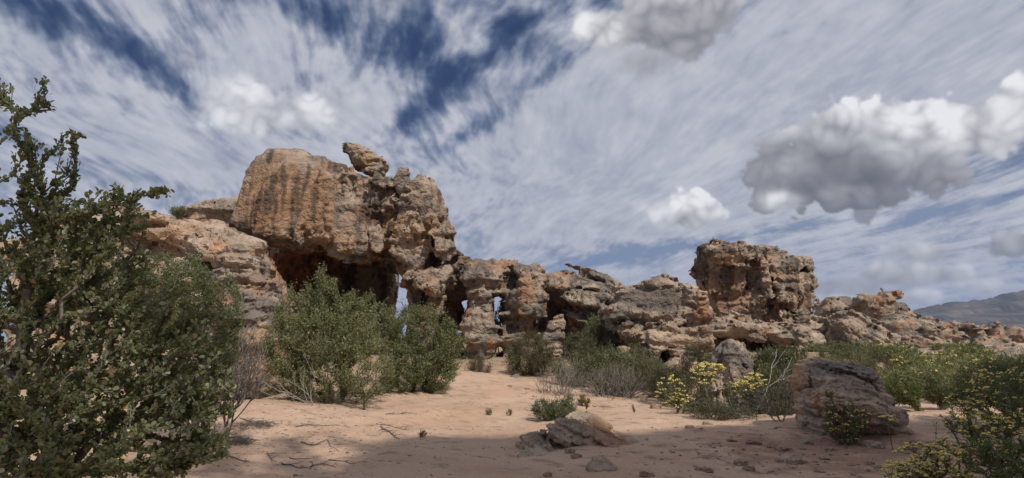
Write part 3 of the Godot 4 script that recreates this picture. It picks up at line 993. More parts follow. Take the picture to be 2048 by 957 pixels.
	rock("boulder", "big furrowed boulder lying tilted beneath the tall red brown knob", [
		slab([1670, 640, 1700, 622, 1745, 640, 1770, 663, 1781, 682, 1774, 706, 1757, 724, 1730, 714, 1690, 700, 1670, 686], 47.0, 1.6, 1.0, 0.3),
	], 0.11, {"a7": 0.025, "a1": 0.16, "f1": 0.5, "a2": 0.12, "fs": 1.6, "dip": 0.6, "a3": 0.12, "fc": 0.78, "a4": 0.07, "orange": -0.05, "grey": 0.05, "pale": 0.15})
	rock("boulder", "squarish tan boulder between the tower ledge and the furrowed boulder", [
		slab([1606, 640, 1618, 630, 1640, 636, 1672, 643, 1676, 700, 1640, 700, 1612, 690], 50.0, 1.5, 0.8, 0.3),
	], 0.12, {"a7": 0.025, "a1": 0.15, "a2": 0.12, "fs": 1.4, "a3": 0.18, "fc": 0.78, "a4": 0.11, "pale": 0.3, "grey": -0.2})
	rock("boulder", "jagged boulder wedged against the right side of the tall red brown knob", [
		slab([1785, 645, 1800, 626, 1817, 626, 1842, 638, 1860, 648, 1868, 680, 1860, 720, 1785, 720], 52.0, 1.5, 0.9, 0.3),
	], 0.14, {"a7": 0.025, "a1": 0.2, "a2": 0.15, "fs": 1.3, "a3": 0.20, "fc": 0.91, "a4": 0.13, "grey": 0.05, "pale": 0.1})
	rock("boulder", "flat faced grey brown slab boulder with shadowed underside above white slabs", [
		slab([1800, 685, 1808, 673, 1828, 673, 1864, 686, 1876, 712, 1866, 722, 1810, 716], 46.0, 1.1, 0.6, 0.25),
	], 0.115, {"a7": 0.025, "a1": 0.1, "a2": 0.08, "fs": 1.8, "dip": 0.3, "a3": 0.10, "fc": 0.91, "a4": 0.06, "pale": 0.2, "grey": 0.05})
	rock("boulder", "small upright pale boulder tucked beside the furrowed boulder", [
		slab([1775, 690, 1780, 672, 1792, 668, 1806, 690, 1806, 706, 1795, 716, 1776, 712], 46.5, 0.7, 0.5, 0.2),
	], 0.09, {"a7": 0.025, "a1": 0.08, "a2": 0.06, "a3": 0.06, "fc": 1.04, "a4": 0.04, "pale": 0.3, "grey": -0.1})
	rock("rock_outcrop", "brown stepped outcrop with a small leaning spike on its crest", [
		slab([1822, 640, 1828, 622, 1842, 622, 1857, 639, 1870, 646, 1872, 633, 1879, 637, 1883, 648, 1906, 658, 1914, 675, 1915, 730, 1820, 730], 62.0, 1.8, 1.2, 0.3),
	], 0.17, {"a1": 0.25, "a2": 0.22, "fs": 1.0, "a3": 0.29, "fc": 0.65, "a4": 0.25, "grey": 0.12})
	rock("rock_slab", "smooth grey brown sloping slab at the foot of the stepped outcrop", [
		slab([1860, 690, 1866, 677, 1900, 684, 1932, 697, 1938, 712, 1900, 730, 1862, 725], 54.0, 1.4, 0.8, 0.3),
	], 0.13, {"a7": 0.025, "a1": 0.15, "a2": 0.1, "a3": 0.10, "fc": 0.65, "a4": 0.06, "pale": 0.15, "grey": 0.1})
	rock("rock_outcrop", "low flat topped outcrop with orange undercuts below the distant mountain", [
		slab([1905, 680, 1914, 669, 1936, 663, 1944, 652, 1971, 655, 1983, 663, 1998, 652, 2028, 652, 2050, 661, 2090, 655, 2140, 668, 2150, 740, 1905, 740], 72.0, 3.0, 1.6, 0.4),
		egg(1950, 690, 69.0, 14, 22, 1.6, 0, 0, 0.5, true),
		egg(2035, 688, 69.0, 10, 20, 1.6, 0, 0, 0.5, true),
	], 0.2, {"a1": 0.35, "a2": 0.35, "fs": 0.6, "a3": 0.35, "fc": 0.45, "a4": 0.30, "a5": 0.4, "f5": 0.3, "orange": 0.1, "grey": 0.1})
	rock("rock_slab", "sloping cracked bedrock in front of the furrowed boulder", [
		slab([1610, 715, 1640, 700, 1690, 696, 1740, 715, 1772, 728, 1775, 790, 1610, 790], 40.0, 1.6, 0.9, 0.3),
	], 0.115, {"a7": 0.025, "a1": 0.12, "a2": 0.12, "fs": 2.2, "dip": 0.5, "a3": 0.12, "fc": 0.91, "a4": 0.06, "pale": 0.25, "grey": 0.0})
	rock("rock_slab", "whitish flat bedrock shelves below the flat faced slab boulder", [
		slab([1740, 722, 1770, 704, 1800, 698, 1850, 700, 1880, 706, 1930, 702, 2000, 698, 2100, 694, 2110, 770, 1740, 770], 32.0, 1.6, 0.5, 0.2),
	], 0.11, {"a7": 0.025, "a1": 0.12, "a2": 0.2, "fs": 2.0, "dip": -0.1, "a3": 0.15, "fc": 0.78, "a4": 0.10, "pale": 0.5, "orange": -0.5, "grey": -0.1})
	# nearer boulders
	rock("boulder", "upright grey cracked boulder behind yellow flowers in the scrub", [
		slab([1420, 790, 1424, 722, 1436, 700, 1448, 687, 1466, 680, 1486, 684, 1505, 708, 1512, 734, 1502, 770, 1490, 860, 1420, 860], 17.4, 0.5, 0.42, 0.2),
		egg(1452, 745, 16.85, 3, 60, 0.25, 4, 0, 0.1, true),
	], 0.035, {"a7": 0.004, "a1": 0.07, "f1": 1.4, "a2": 0.015, "fs": 3.0, "a3": 0.06, "fc": 2.4, "tall": 2.5, "a4": 0.045, "grey": 0.3, "orange": -0.5, "pale": 0.3})
	rock("boulder", "massive dark layered boulder resting on the sand beside yellow flowers", [
		slab([1607, 760, 1606, 726, 1612, 719, 1638, 716, 1680, 727, 1742, 734, 1764, 748, 1778, 783, 1800, 812, 1816, 838, 1825, 868, 1818, 884, 1785, 892, 1740, 888, 1660, 900, 1615, 880], 11.8, 0.7, 0.65, 0.2),
		egg(1700, 800, 11.1, 75, 42, 0.4, -20, 0, 0.4),
		egg(1745, 885, 11.05, 22, 8, 0.35, 0, 0, 0.1, true),
	], 0.026, {"a7": 0.006, "a1": 0.06, "f1": 1.0, "a2": 0.028, "fs": 4.5, "dip": 0.22, "a3": 0.05, "fc": 1.2, "a4": 0.03, "tall": 0.45, "grey": 0.0, "orange": 0.05, "pale": 0.0, "tone": 1.3,
		"patches": [[at(1680, 765, 11.2), Vector3(0.6, 0.16, 1), Color(0.25, 0.19, 0.15), 0.6], [at(1790, 875, 11.2), Vector3(0.4, 0.12, 1), Color(0.30, 0.16, 0.1), 0.6]]})
	rock("rock_outcrop", "low ridged brown outcrop breaking through the sand in the clearing", [
		egg(1178, 862, 12.5, 48, 38, 0.5, -26, 10, 0.1),
		egg(1192, 897, 11.4, 98, 38, 0.5, -23, 12, 0.1),
		egg(1085, 892, 11.0, 52, 34, 0.5, 2, 15, 0.12),
		egg(1062, 912, 10.5, 40, 16, 0.4, 4, 0, 0.08),
		egg(1262, 903, 11.3, 36, 27, 0.4, -32, 0, 0.08), egg(1240, 912, 11.0, 52, 18, 0.4, -16, 0, 0.1),
		egg(1132, 878, 11.3, 40, 18, 0.35, -34, 10, 0.06),
		egg(1122, 902, 10.7, 8, 34, 0.3, 48, 0, 0.08, true),
		egg(1172, 868, 11.9, 40, 4, 0.3, -30, 0, 0.06, true),
	], 0.025, {"a7": 0.008, "a1": 0.085, "f1": 1.3, "a2": 0.03, "fs": 4.0, "dip": 0.45, "a3": 0.045, "fc": 1.5, "a4": 0.03, "orange": 0.2, "grey": -0.4, "pale": -0.05, "tone": 1.1,
		"patches": [[at(1085, 868, 10.8), Vector3(0.36, 0.16, 0.6), Color(0.14, 0.12, 0.10), 0.5], [at(1175, 835, 12.2), Vector3(0.4, 0.14, 0.6), Color(0.16, 0.135, 0.11), 0.4], [at(1150, 865, 11.4), Vector3(0.35, 0.12, 0.6), Color(0.17, 0.145, 0.12), 0.35]]})
	rock("boulder", "smooth half buried dome of rock in front of the low ridged outcrop", [
		egg(1205, 944, 9.3, 34, 27, 0.3, -14, 0, 0.1),
	], 0.02, {"a7": 0.004, "a1": 0.035, "f1": 1.6, "a2": 0.012, "fs": 5.0, "a3": 0.0, "a4": 0.0, "orange": 0.25, "grey": -0.3, "pale": -0.1, "tone": 1.0})
	rock("boulder", "rounded grey and white boulder on the sand at the foot of the brown bush", [
		egg(1030, 765, 23.5, 18, 17, 0.3, 0, 0, 0.1),
	], 0.03, {"a7": 0.004, "a1": 0.05, "f1": 1.6, "a2": 0.02, "a3": 0.03, "fc": 2.0, "a4": 0.03, "grey": 0.15, "pale": 0.5, "orange": -0.4})
	rock("boulder", "low crusty pale rock at the base of the middle bush", [
		slab([520, 838, 540, 815, 560, 792, 580, 786, 598, 800, 604, 830, 590, 850, 530, 850], 15.0, 0.3, 0.25, 0.1),
	], 0.03, {"a7": 0.004, "a1": 0.08, "f1": 2.0, "a2": 0.03, "a3": 0.05, "fc": 3.0, "a4": 0.05, "grey": 0.1, "pale": 0.4, "orange": -0.4})
	# out of view, behind the camera: the cliff whose shade lies over the foreground
	var cl := rock("rock_cliff", "high sandstone cliff behind the viewer shading the near sand", [
		block(0, 0, 1, 1, 1, 1),
	], 0.45, {"a1": 0.9, "f1": 0.16, "a2": 0.3, "fs": 0.5, "a3": 0.3, "fc": 0.3, "a4": 0.4})
	var q := cl.prims[0]
	q.c = Vector3(17.6, 10.1, 5.6)
	q.r = Vector3(9.2, 11.4, 2.3)
	q.turn = Basis(Vector3.BACK, 0.20)
	q.round_ = 0.9
	cl.lo = Vector3(4, -1.0, 1.0)
	cl.hi = Vector3(31, 25.5, 10.2)
	cl.base = Vector3(17.6, 0, 5.6)
	cl.weight = 1.0

# ---------------------------------------------------------------- plants: limbs grown towards tips spread through the crown, leaves on the last twigs
class Plant extends Place:
	var called := "shrub"
	var label := ""
	var category := "shrub"
	var group := ""
	var base := Vector3.ZERO
	var lobes := []               # [centre, radii, tips]
	var seed_ := 1
	var stems := 4
	var spread := 0.15            # how far apart the stems leave the ground
	var seg := 0.12
	var thick := 0.0035           # radius of a last twig
	var bow := 0.25               # how much twigs bend upwards
	var wood_a := Color(0.10, 0.085, 0.075)
	var wood_b := Color(0.19, 0.17, 0.155)
	var style := 0                # 0 small oval leaves, 1 narrow leaves, 2 bare, 3 rounded leaves seen close
	var leaf := 0.03
	var wide := 0.5
	var each := 20                # leaves on a tip
	var span := 0.35              # length of leafy twig
	var puff := 0.05
	var upright := 0.3
	var leaf_a := Color(0.06, 0.085, 0.03)
	var leaf_b := Color(0.15, 0.18, 0.075)
	var flower := 0.0             # share of tips that bloom
	var flower_size := 0.02
	var flower_n := 4
	var flower_a := Color(0.76, 0.60, 0.17)
	var flower_b := Color(0.62, 0.53, 0.22)
	var shell := 0.5
	var taper := 0.40
	var lone := 0.35              # how much twigs keep to their own way down to the root
	var glossy := false
	var wv := PackedVector3Array(); var wn := PackedVector3Array(); var wc := PackedColorArray(); var wi := PackedInt32Array()
	var lv := PackedVector3Array(); var ln := PackedVector3Array(); var lc := PackedColorArray(); var li := PackedInt32Array()
	var fv := PackedVector3Array(); var fn := PackedVector3Array(); var fc := PackedColorArray(); var fi := PackedInt32Array()
	var rng := RandomNumberGenerator.new()
	var pos := PackedVector3Array()
	var up := PackedInt32Array()
	var len_ := PackedFloat32Array()

	func ball() -> Vector3:
		while true:
			var q := Vector3(rng.randf_range(-1, 1), rng.randf_range(-1, 1), rng.randf_range(-1, 1))
			if q.length_squared() <= 1.0: return q
		return Vector3.ZERO

	func node(p: Vector3, parent: int) -> int:
		pos.append(p)
		up.append(parent)
		len_.append(0.0 if parent < 0 else len_[parent] + p.distance_to(pos[parent]))
		return pos.size() - 1

	func run() -> void:
		rng.seed = seed_
		var tips := PackedVector3Array()
		for l in lobes:
			for i in int(l[2]):
				var q := ball()
				if q.length() > 0.001:
					q = q.normalized() * pow(q.length(), shell)
				tips.append(l[0] + q * l[1])
		var list: Array = []
		for t in tips:
			if t.y > ground(t.x, t.z) + 0.02: list.append(t)
		var b := base
		list.sort_custom(func(x, y): return x.distance_squared_to(b) < y.distance_squared_to(b))
		var roots := PackedInt32Array()
		var root := node(base + Vector3(0, -0.12, 0), -1)
		for s in stems:
			var a := TAU * s / stems + rng.randf() * 1.0
			var o := Vector3(cos(a), 0, sin(a)) * spread * rng.randf_range(0.3, 1.0)
			roots.append(node(base + o + Vector3(0, -0.05, 0), root))
		var ends := PackedInt32Array()
		for t: Vector3 in list:
			var best := roots[0]
			var cost := 1e9
			var stride := 1 + pos.size() / 900
			var i := 1 + rng.randi() % stride
			while i < pos.size():
				var c := t.distance_to(pos[i]) + lone * len_[i]
				if c < cost:
					cost = c; best = i
				i += stride
			var from := pos[best]
			var d := t - from
			var dist := d.length()
			var steps := clampi(int(dist / seg), 1, 14)
			var back := (from - pos[up[best]]).normalized() if up[best] >= 0 else Vector3.UP
			var mid := from + d * 0.5 + (back * (1.0 - bow) * 0.3 + Vector3.DOWN * bow * 0.5) * dist * 0.5 + ball() * dist * 0.14
			var last := best
			for k in steps:
				var u := float(k + 1) / steps
				var p := from.lerp(mid, u).lerp(mid.lerp(t, u), u) + ball() * seg * 0.09
				last = node(p, last)
			ends.append(last)
		# wood
		var load_ := PackedFloat32Array()
		load_.resize(pos.size())
		load_.fill(0.0)
		for e in ends: load_[e] += 1.0
		for i in range(pos.size() - 1, 0, -1):
			load_[up[i]] += load_[i]
		for i in range(1, pos.size()):
			if up[i] == root and load_[i] == 0.0: continue
			if up[i] < 0: continue
			var r1 := thick * pow(maxf(load_[i], 1.0), taper)
			var r0 := thick * pow(maxf(load_[up[i]] if up[i] != root else load_[i], 1.0), taper)
			limb(pos[up[i]] if up[i] != root else pos[i] + Vector3(0, -0.1, 0), pos[i], minf(r0, r1 * 1.6), r1, 5 if r1 > 0.02 else 3)
		# leaves
		if style != 2:
			for e in ends: leaves_on(e)
		if flower > 0.0:
			for e in ends:
				if rng.randf() < flower: bloom(e)
		for i in wv.size(): wv[i] -= base
		for i in lv.size(): lv[i] -= base
		for i in fv.size(): fv[i] -= base

	func limb(a: Vector3, b: Vector3, ra: float, rb: float, sides: int) -> void:
		var d := (b - a)
		if d.length_squared() < 1e-8: return
		d = d.normalized()
		var u := d.cross(Vector3.UP if absf(d.y) < 0.9 else Vector3.RIGHT).normalized()
		var w := d.cross(u)
		var o := wv.size()
		var col := wood_a.lerp(wood_b, rng.randf())
		for k in sides:
			var t := TAU * k / sides
			var m := u * cos(t) + w * sin(t)
			wv.append(a + m * ra); wn.append(m); wc.append(col)
			wv.append(b + m * rb); wn.append(m); wc.append(col)
		for k in sides:
			var p := o + k * 2
			var q := o + ((k + 1) % sides) * 2
			wi.append(p); wi.append(p + 1); wi.append(q)
			wi.append(q); wi.append(p + 1); wi.append(q + 1)

	func leaves_on(e: int) -> void:
		var hue := rng.randf()
		var i := e
		var gone := 0.0
		var path := PackedVector3Array([pos[e]])
		while up[i] >= 0 and gone < span:
			gone += pos[i].distance_to(pos[up[i]])
			i = up[i]
			path.append(pos[i])
		var m := path.size() - 1
		if m < 1: return
		for k in each:
			var t := pow(rng.randf(), 1.3) * m
			var j := mini(int(t), m - 1)
			var p := path[j].lerp(path[j + 1], t - j) + ball() * puff
			var axis := (path[j] - path[j + 1]).normalized()
			var dir := (axis * 0.6 + ball() * 0.9 + Vector3.UP * upright).normalized()
			put_leaf(p, dir, clampf(hue * 0.5 + rng.randf() * 0.5, 0, 1))

	func put_leaf(p: Vector3, dir: Vector3, t: float) -> void:
		var s := leaf * rng.randf_range(0.5, 1.3)
		var side := dir.cross(ball() + Vector3.UP * 0.35)
		if side.length_squared() < 1e-6: side = Vector3.RIGHT
		side = side.normalized()
		var n := side.cross(dir)
		if n.y < 0:
			n = -n
			side = -side
		var w := s * wide * 0.5
		var col := leaf_a.lerp(leaf_b, t)
		var odd := rng.randf()
		if odd < 0.035: col = Color(0.30, 0.23, 0.10)
		elif odd < 0.06: col = Color(0.20, 0.13, 0.075)
		var o := lv.size()
		if style == 3:
			var f := n * w * rng.randf_range(0.15, 0.5)
			var droop := -n * s * rng.randf_range(0.0, 0.2)
			lv.append(p)
			lv.append(p + dir * s * 0.38 + side * w * 0.85 + f)
			lv.append(p + dir * s * 0.72 + side * w + f + droop * 0.5)
			lv.append(p + dir * s * 0.95 + side * w * 0.45 + droop)
			lv.append(p + dir * s * 0.95 - side * w * 0.45 + droop)
			lv.append(p + dir * s * 0.72 - side * w + f + droop * 0.5)
			lv.append(p + dir * s * 0.38 - side * w * 0.85 + f)
			for k in 7:
				lc.append(col)
			var nl := (n - side * 0.35).normalized()
			var nr := (n + side * 0.35).normalized()
			ln.append(n); ln.append(nl); ln.append(nl); ln.append(n); ln.append(n); ln.append(nr); ln.append(nr)
			for k in 5:
				li.append(o); li.append(o + k + 2); li.append(o + k + 1)
			return
		var mid := p + dir * s * (0.55 if style == 0 else 0.5)
		lv.append(p); lv.append(mid + side * w); lv.append(p + dir * s - n * s * 0.12); lv.append(mid - side * w)
		for k in 4:
			ln.append(n); lc.append(col)
		li.append(o); li.append(o + 2); li.append(o + 1); li.append(o); li.append(o + 3); li.append(o + 2)

	func bloom(e: int) -> void:
		var c := pos[e]
		for k in flower_n:
			var q := ball()
			var p := c + Vector3(q.x, q.y * 0.35 + 0.4, q.z) * flower_size * 3.4
			var r := flower_size * rng.randf_range(0.6, 1.1)
			var col := flower_a.lerp(flower_b, rng.randf())
			var o := fv.size()
			# a low dome: rim, shoulder, crown
			var top := Vector3(q.x * 0.4, 1.0, q.z * 0.4).normalized()
			var u := top.cross(Vector3.RIGHT).normalized()
			var w := top.cross(u)
			for ring in 2:
				for s in 6:
					var a := TAU * (s + ring * 0.5) / 6.0
					var m := u * cos(a) + w * sin(a)
					fv.append(p + m * r * (1.0 if ring == 0 else 0.75) * rng.randf_range(0.8, 1.15) + top * r * (0.0 if ring == 0 else 0.5))
					fn.append((m + top * (0.2 if ring == 0 else 0.9)).normalized())
					fc.append(col * (0.9 if ring == 0 else 1.05))
			fv.append(p + top * r * 0.7); fn.append(top); fc.append(col)
			fv.append(p - top * r * 0.6); fn.append(-top); fc.append(leaf_b)
			for s in 6:
				var s1 := (s + 1) % 6
				fi.append(o + s); fi.append(o + 6 + s); fi.append(o + s1)
				fi.append(o + s1); fi.append(o + 6 + s); fi.append(o + 6 + s1)
				fi.append(o + 6 + s); fi.append(o + 12); fi.append(o + 6 + s1)
				fi.append(o + s1); fi.append(o + 13); fi.append(o + s)

var plants: Array = []
# lobes: [pixel x, pixel y, depth, half width px, half height px, half depth m, tips]
func plant(called: String, label: String, px: float, depth: float, lobes: Array, set_ := {}) -> Plant:
	var p := Plant.new()
	p.called = called
	p.label = label
	p.base = on_ground(px, depth)
	p.seed_ = 100 + plants.size() * 7
	for l in lobes:
		p.lobes.append([at(l[0], l[1], l[2]), Vector3(l[3] * l[2] / F, l[4] * l[2] / F, l[5]), l[6]])
	for k in set_: p.set(k, set_[k])
	plants.append(p)
	return p

func plant_node(p: Plant) -> Node3D:
	var root := Node3D.new()
	root.name = numbered(p.called)
	root.position = p.base
	add_child(root)
	tag(root, p.label, p.category, p.group)
	if p.wi.size() > 0:
		var w := mesh_node("branches" if p.style != 2 else "twigs", array_mesh(p.wv, p.wn, p.wc, p.wi), M.bark, root)
		w.set_meta("kind", "stuff")
	if p.li.size() > 0:
		var l := mesh_node("foliage", array_mesh(p.lv, p.ln, p.lc, p.li), M.glossy_leaf if p.glossy else M.leaf, root)
		l.set_meta("kind", "stuff")
	if p.fi.size() > 0:
		var f := mesh_node("flower_heads", array_mesh(p.fv, p.fn, p.fc, p.fi), M.flower, root)
		f.set_meta("kind", "stuff")
	return root

func build_plants() -> void:
	var t := 0
	for p in plants:
		t += p.wi.size() / 3 + p.li.size() / 3 + p.fi.size() / 3
		plant_node(p)
	print("plants ", plants.size(), " wood ", plants.reduce(func(a, p): return a + p.wi.size() / 3, 0), " triangles ", t)

func plan_plants() -> void:
	var FINE := {"leaf": 0.042, "wide": 0.6, "each": 46, "span": 0.45, "puff": 0.10, "leaf_a": Color(0.08, 0.098, 0.042), "leaf_b": Color(0.31, 0.315, 0.16), "seg": 0.14}
	var BARE := {"style": 2, "thick": 0.003, "wood_a": Color(0.13, 0.115, 0.105), "wood_b": Color(0.27, 0.245, 0.225), "bow": 0.1, "seg": 0.09, "category": "dead bush", "shell": 0.8, "lone": 0.8, "taper": 0.27}
	var GREY := {"style": 1, "leaf": 0.075, "wide": 0.28, "each": 36, "span": 0.32, "puff": 0.12, "upright": 0.7, "leaf_a": Color(0.09, 0.098, 0.056), "leaf_b": Color(0.235, 0.235, 0.145), "wood_a": Color(0.12, 0.105, 0.095), "wood_b": Color(0.24, 0.215, 0.19)}
	var BROWN := {"style": 1, "leaf": 0.06, "wide": 0.2, "each": 44, "span": 0.3, "puff": 0.12, "upright": 0.6, "leaf_a": Color(0.06, 0.055, 0.03), "leaf_b": Color(0.16, 0.145, 0.075)}
	var YELLOW := {"style": 1, "leaf": 0.05, "wide": 0.25, "each": 30, "span": 0.3, "puff": 0.03, "upright": 0.6, "leaf_a": Color(0.09, 0.105, 0.06), "leaf_b": Color(0.24, 0.255, 0.145), "flower": 0.75, "flower_size": 0.017, "flower_n": 8, "stems": 6, "category": "flowering shrub"}
	var PALE := {"style": 1, "leaf": 0.10, "wide": 0.30, "each": 28, "span": 0.35, "puff": 0.08, "upright": 0.6, "leaf_a": Color(0.15, 0.155, 0.08), "leaf_b": Color(0.34, 0.33, 0.19), "wood_a": Color(0.15, 0.13, 0.11), "wood_b": Color(0.27, 0.24, 0.2)}

	# --- near left: dark bush in the shade
	plant("leafy_bush", "tall dark green broad leaved bush filling the near left side", -60.0, 4.3, [
		[30, 690, 4.4, 150, 280, 0.8, 300], [200, 710, 4.5, 190, 190, 0.8, 500], [350, 710, 4.5, 105, 140, 0.5, 190], [260, 860, 4.3, 170, 110, 0.7, 320], [60, 900, 4.0, 150, 140, 0.6, 200],
		[60, 500, 4.3, 120, 110, 0.6, 170], [170, 520, 4.3, 110, 80, 0.5, 120], [20, 330, 4.2, 55, 90, 0.3, 34], [70, 260, 4.2, 40, 60, 0.25, 20], [95, 185, 4.2, 14, 36, 0.1, 8], [10, 190, 4.2, 16, 40, 0.1, 8], [95, 370, 4.2, 30, 40, 0.2, 16],
		[150, 270, 4.2, 8, 40, 0.06, 7], [130, 350, 4.2, 14, 40, 0.1, 9], [190, 415, 4.2, 70, 32, 0.25, 32], [250, 390, 4.2, 40, 18, 0.12, 14], [318, 385, 4.2, 26, 9, 0.06, 7], [245, 440, 4.2, 60, 40, 0.25, 46], [130, 430, 4.2, 60, 35, 0.3, 40],
		[400, 905, 4.3, 60, 34, 0.2, 34], [330, 930, 4.2, 60, 30, 0.2, 30], [450, 900, 4.3, 22, 22, 0.1, 7], [420, 780, 4.6, 60, 60, 0.3, 60], [430, 850, 4.5, 36, 40, 0.2, 26]],
		{"style": 3, "leaf": 0.032, "wide": 0.66, "each": 22, "span": 0.26, "puff": 0.022, "seg": 0.07, "thick": 0.0034, "upright": 0.25, "stems": 7, "spread": 0.5, "glossy": true, "shell": 0.75,
		"leaf_a": Color(0.11, 0.13, 0.062), "leaf_b": Color(0.26, 0.275, 0.155), "wood_a": Color(0.09, 0.078, 0.07), "wood_b": Color(0.22, 0.20, 0.185), "category": "bush"})
	plant("leafy_bush", "sunlit fine leaved green bush just behind the tall dark bush", 330, 9.6, [
		[330, 600, 9.6, 110, 95, 0.8, 230], [420, 620, 9.4, 60, 95, 0.6, 180], [250, 560, 9.8, 100, 70, 0.7, 150], [440, 700, 9.4, 35, 45, 0.4, 60], [360, 530, 9.7, 50, 30, 0.4, 40]],
		{"leaf": 0.03, "wide": 0.6, "each": 60, "span": 0.34, "puff": 0.08, "stems": 7, "spread": 0.3, "leaf_a": Color(0.065, 0.085, 0.032), "leaf_b": Color(0.20, 0.22, 0.10), "category": "bush"})
	var b := plant("dead_bush", "tangle of grey dead twigs at the foot of the sunlit left bush", 430, 10.6, [
		[445, 745, 10.6, 90, 75, 0.7, 1300], [480, 700, 10.8, 55, 60, 0.5, 450], [370, 780, 10.4, 80, 60, 0.6, 500]], BARE)
	b.stems = 34; b.spread = 0.8; b.thick = 0.0036
	# out of view: the tree over the viewer's shoulder whose dappled shade lies on the near left
	var shade := plant("shade_tree", "tall tree behind the viewer casting dappled shade on the near sand", 1024, 4.0, [], {"leaf": 0.13, "wide": 0.7, "each": 16, "span": 0.6, "puff": 0.25, "stems": 1, "spread": 0.05, "thick": 0.008, "seg": 0.5, "category": "tree"})
	shade.base = Vector3(3.4, ground(3.4, 3.6), 3.6)
	shade.lobes = [[Vector3(1.0, 8.6, -3.4), Vector3(2.3, 1.1, 1.6), 170], [Vector3(1.2, 9.4, -0.4), Vector3(2.3, 1.1, 2.0), 190], [Vector3(1.4, 9.8, 2.4), Vector3(2.2, 1.1, 1.8), 130]]
	# --- middle bush
	plant("leafy_bush", "large sunlit green bush with a tall plume below the cave", 680, 14.9, [
		[640, 562, 15.2, 16, 38, 0.25, 40], [598, 618, 15.3, 46, 32, 0.5, 80], [688, 618, 15.5, 42, 32, 0.5, 70], [660, 670, 15.2, 105, 60, 1.0, 330], [590, 690, 15.0, 60, 70, 0.7, 170], [720, 720, 14.9, 70, 80, 0.8, 210], [570, 755, 14.8, 50, 50, 0.4, 130], [640, 765, 14.8, 60, 34, 0.5, 90], [560, 700, 15.0, 42, 50, 0.4, 110], [742, 605, 15.6, 14, 24, 0.2, 20], [708, 588, 15.5, 7, 24, 0.12, 10], [585, 585, 15.3, 7, 22, 0.12, 9], [615, 570, 15.2, 6, 20, 0.1, 8], [664, 575, 15.2, 7, 22, 0.12, 9], [560, 610, 15.2, 8, 20, 0.12, 9], [545, 650, 15.0, 8, 24, 0.12, 9], [725, 610, 15.3, 7, 18, 0.12, 8]],
		both(FINE, {"stems": 9, "spread": 0.35, "category": "bush"}))
	plant("leafy_bush", "wide green bush joining the plumed bush and reaching the arch pillar", 830, 18.0, [
		[780, 660, 18.2, 60, 45, 0.9, 180], [850, 680, 18.0, 70, 75, 0.9, 300], [900, 700, 18.2, 32, 55, 0.6, 100], [800, 730, 17.4, 55, 45, 0.7, 140], [805, 618, 18.5, 10, 26, 0.2, 16], [770, 615, 18.3, 8, 22, 0.15, 10], [838, 625, 18.3, 8, 22, 0.15, 10], [868, 640, 18.2, 8, 20, 0.15, 10], [895, 655, 18.2, 8, 20, 0.15, 10], [922, 690, 18.2, 8, 20, 0.15, 10], [870, 740, 17.8, 44, 38, 0.5, 120], [800, 755, 17.2, 50, 30, 0.5, 90]],
		both(FINE, {"leaf": 0.048, "stems": 8, "spread": 0.5, "category": "bush", "leaf_a": Color(0.07, 0.09, 0.037), "leaf_b": Color(0.265, 0.275, 0.135)}))
	plant("leafy_bush", "young shrub on many thin bare stems in front of the plumed bush", 735, 14.2, [
		[740, 755, 14.2, 40, 38, 0.35, 70], [770, 780, 14.2, 20, 18, 0.2, 16], [700, 770, 14.2, 20, 24, 0.2, 14]],
		both(FINE, {"stems": 8, "spread": 0.06, "each": 24, "leaf": 0.028, "wood_a": Color(0.055, 0.045, 0.04), "wood_b": Color(0.10, 0.085, 0.075)}))
	plant("dead_bush", "long curved grey dead boughs arching down before the plumed bush", 640, 14.4, [
		[560, 790, 14.3, 70, 35, 0.3, 16], [520, 770, 14.3, 60, 30, 0.3, 10], [610, 740, 14.4, 20, 60, 0.3, 12]], both(BARE, {"thick": 0.005, "wood_a": Color(0.25, 0.23, 0.21), "wood_b": Color(0.36, 0.33, 0.31), "stems": 3}))
	plant("dry_bush", "small tan withered branch beside the crusty pale rock", 596, 14.6, [[600, 765, 14.6, 26, 34, 0.25, 46]],
		{"leaf": 0.028, "wide": 0.5, "each": 18, "span": 0.25, "puff": 0.04, "leaf_a": Color(0.22, 0.16, 0.11), "leaf_b": Color(0.36, 0.27, 0.19)})
	plant("small_shrub", "upright grey green tuft on the sand bank under the wide bush", 832, 19.6, [[832, 762, 19.6, 9, 14, 0.12, 34]], both(GREY, {"leaf": 0.07, "each": 18, "stems": 6, "upright": 1.5}))
	plant("small_shrub", "low rounded green shrub beside the upright grey green tuft", 855, 19.4, [[856, 768, 19.4, 12, 12, 0.15, 40]], both(FINE, {"each": 22, "span": 0.15, "puff": 0.04}))
	# --- centre
	plant("brown_bush", "small rusty brown bush before the central arch pillar", 958, 24.0, [[958, 738, 24, 28, 26, 0.5, 150]], both(BROWN, {"leaf_b": Color(0.18, 0.14, 0.085), "stems": 8, "spread": 0.2}))
	plant("brown_bush", "round olive brown bush in front of the leaning slab", 1062, 24.3, [[1062, 708, 24.3, 48, 44, 0.8, 380], [1045, 735, 24.1, 40, 32, 0.6, 140], [1090, 735, 24.1, 32, 30, 0.6, 110]], both(BROWN, {"stems": 9, "spread": 0.4, "leaf": 0.065}))
	plant("dead_bush", "thicket of upright grey dead stems right of the olive brown bush", 1110, 19.5, [[1112, 765, 19.5, 46, 42, 0.5, 520], [1140, 745, 19.7, 22, 42, 0.3, 160]], both(BARE, {"stems": 40, "spread": 0.7, "thick": 0.0035, "bow": 0.0}))
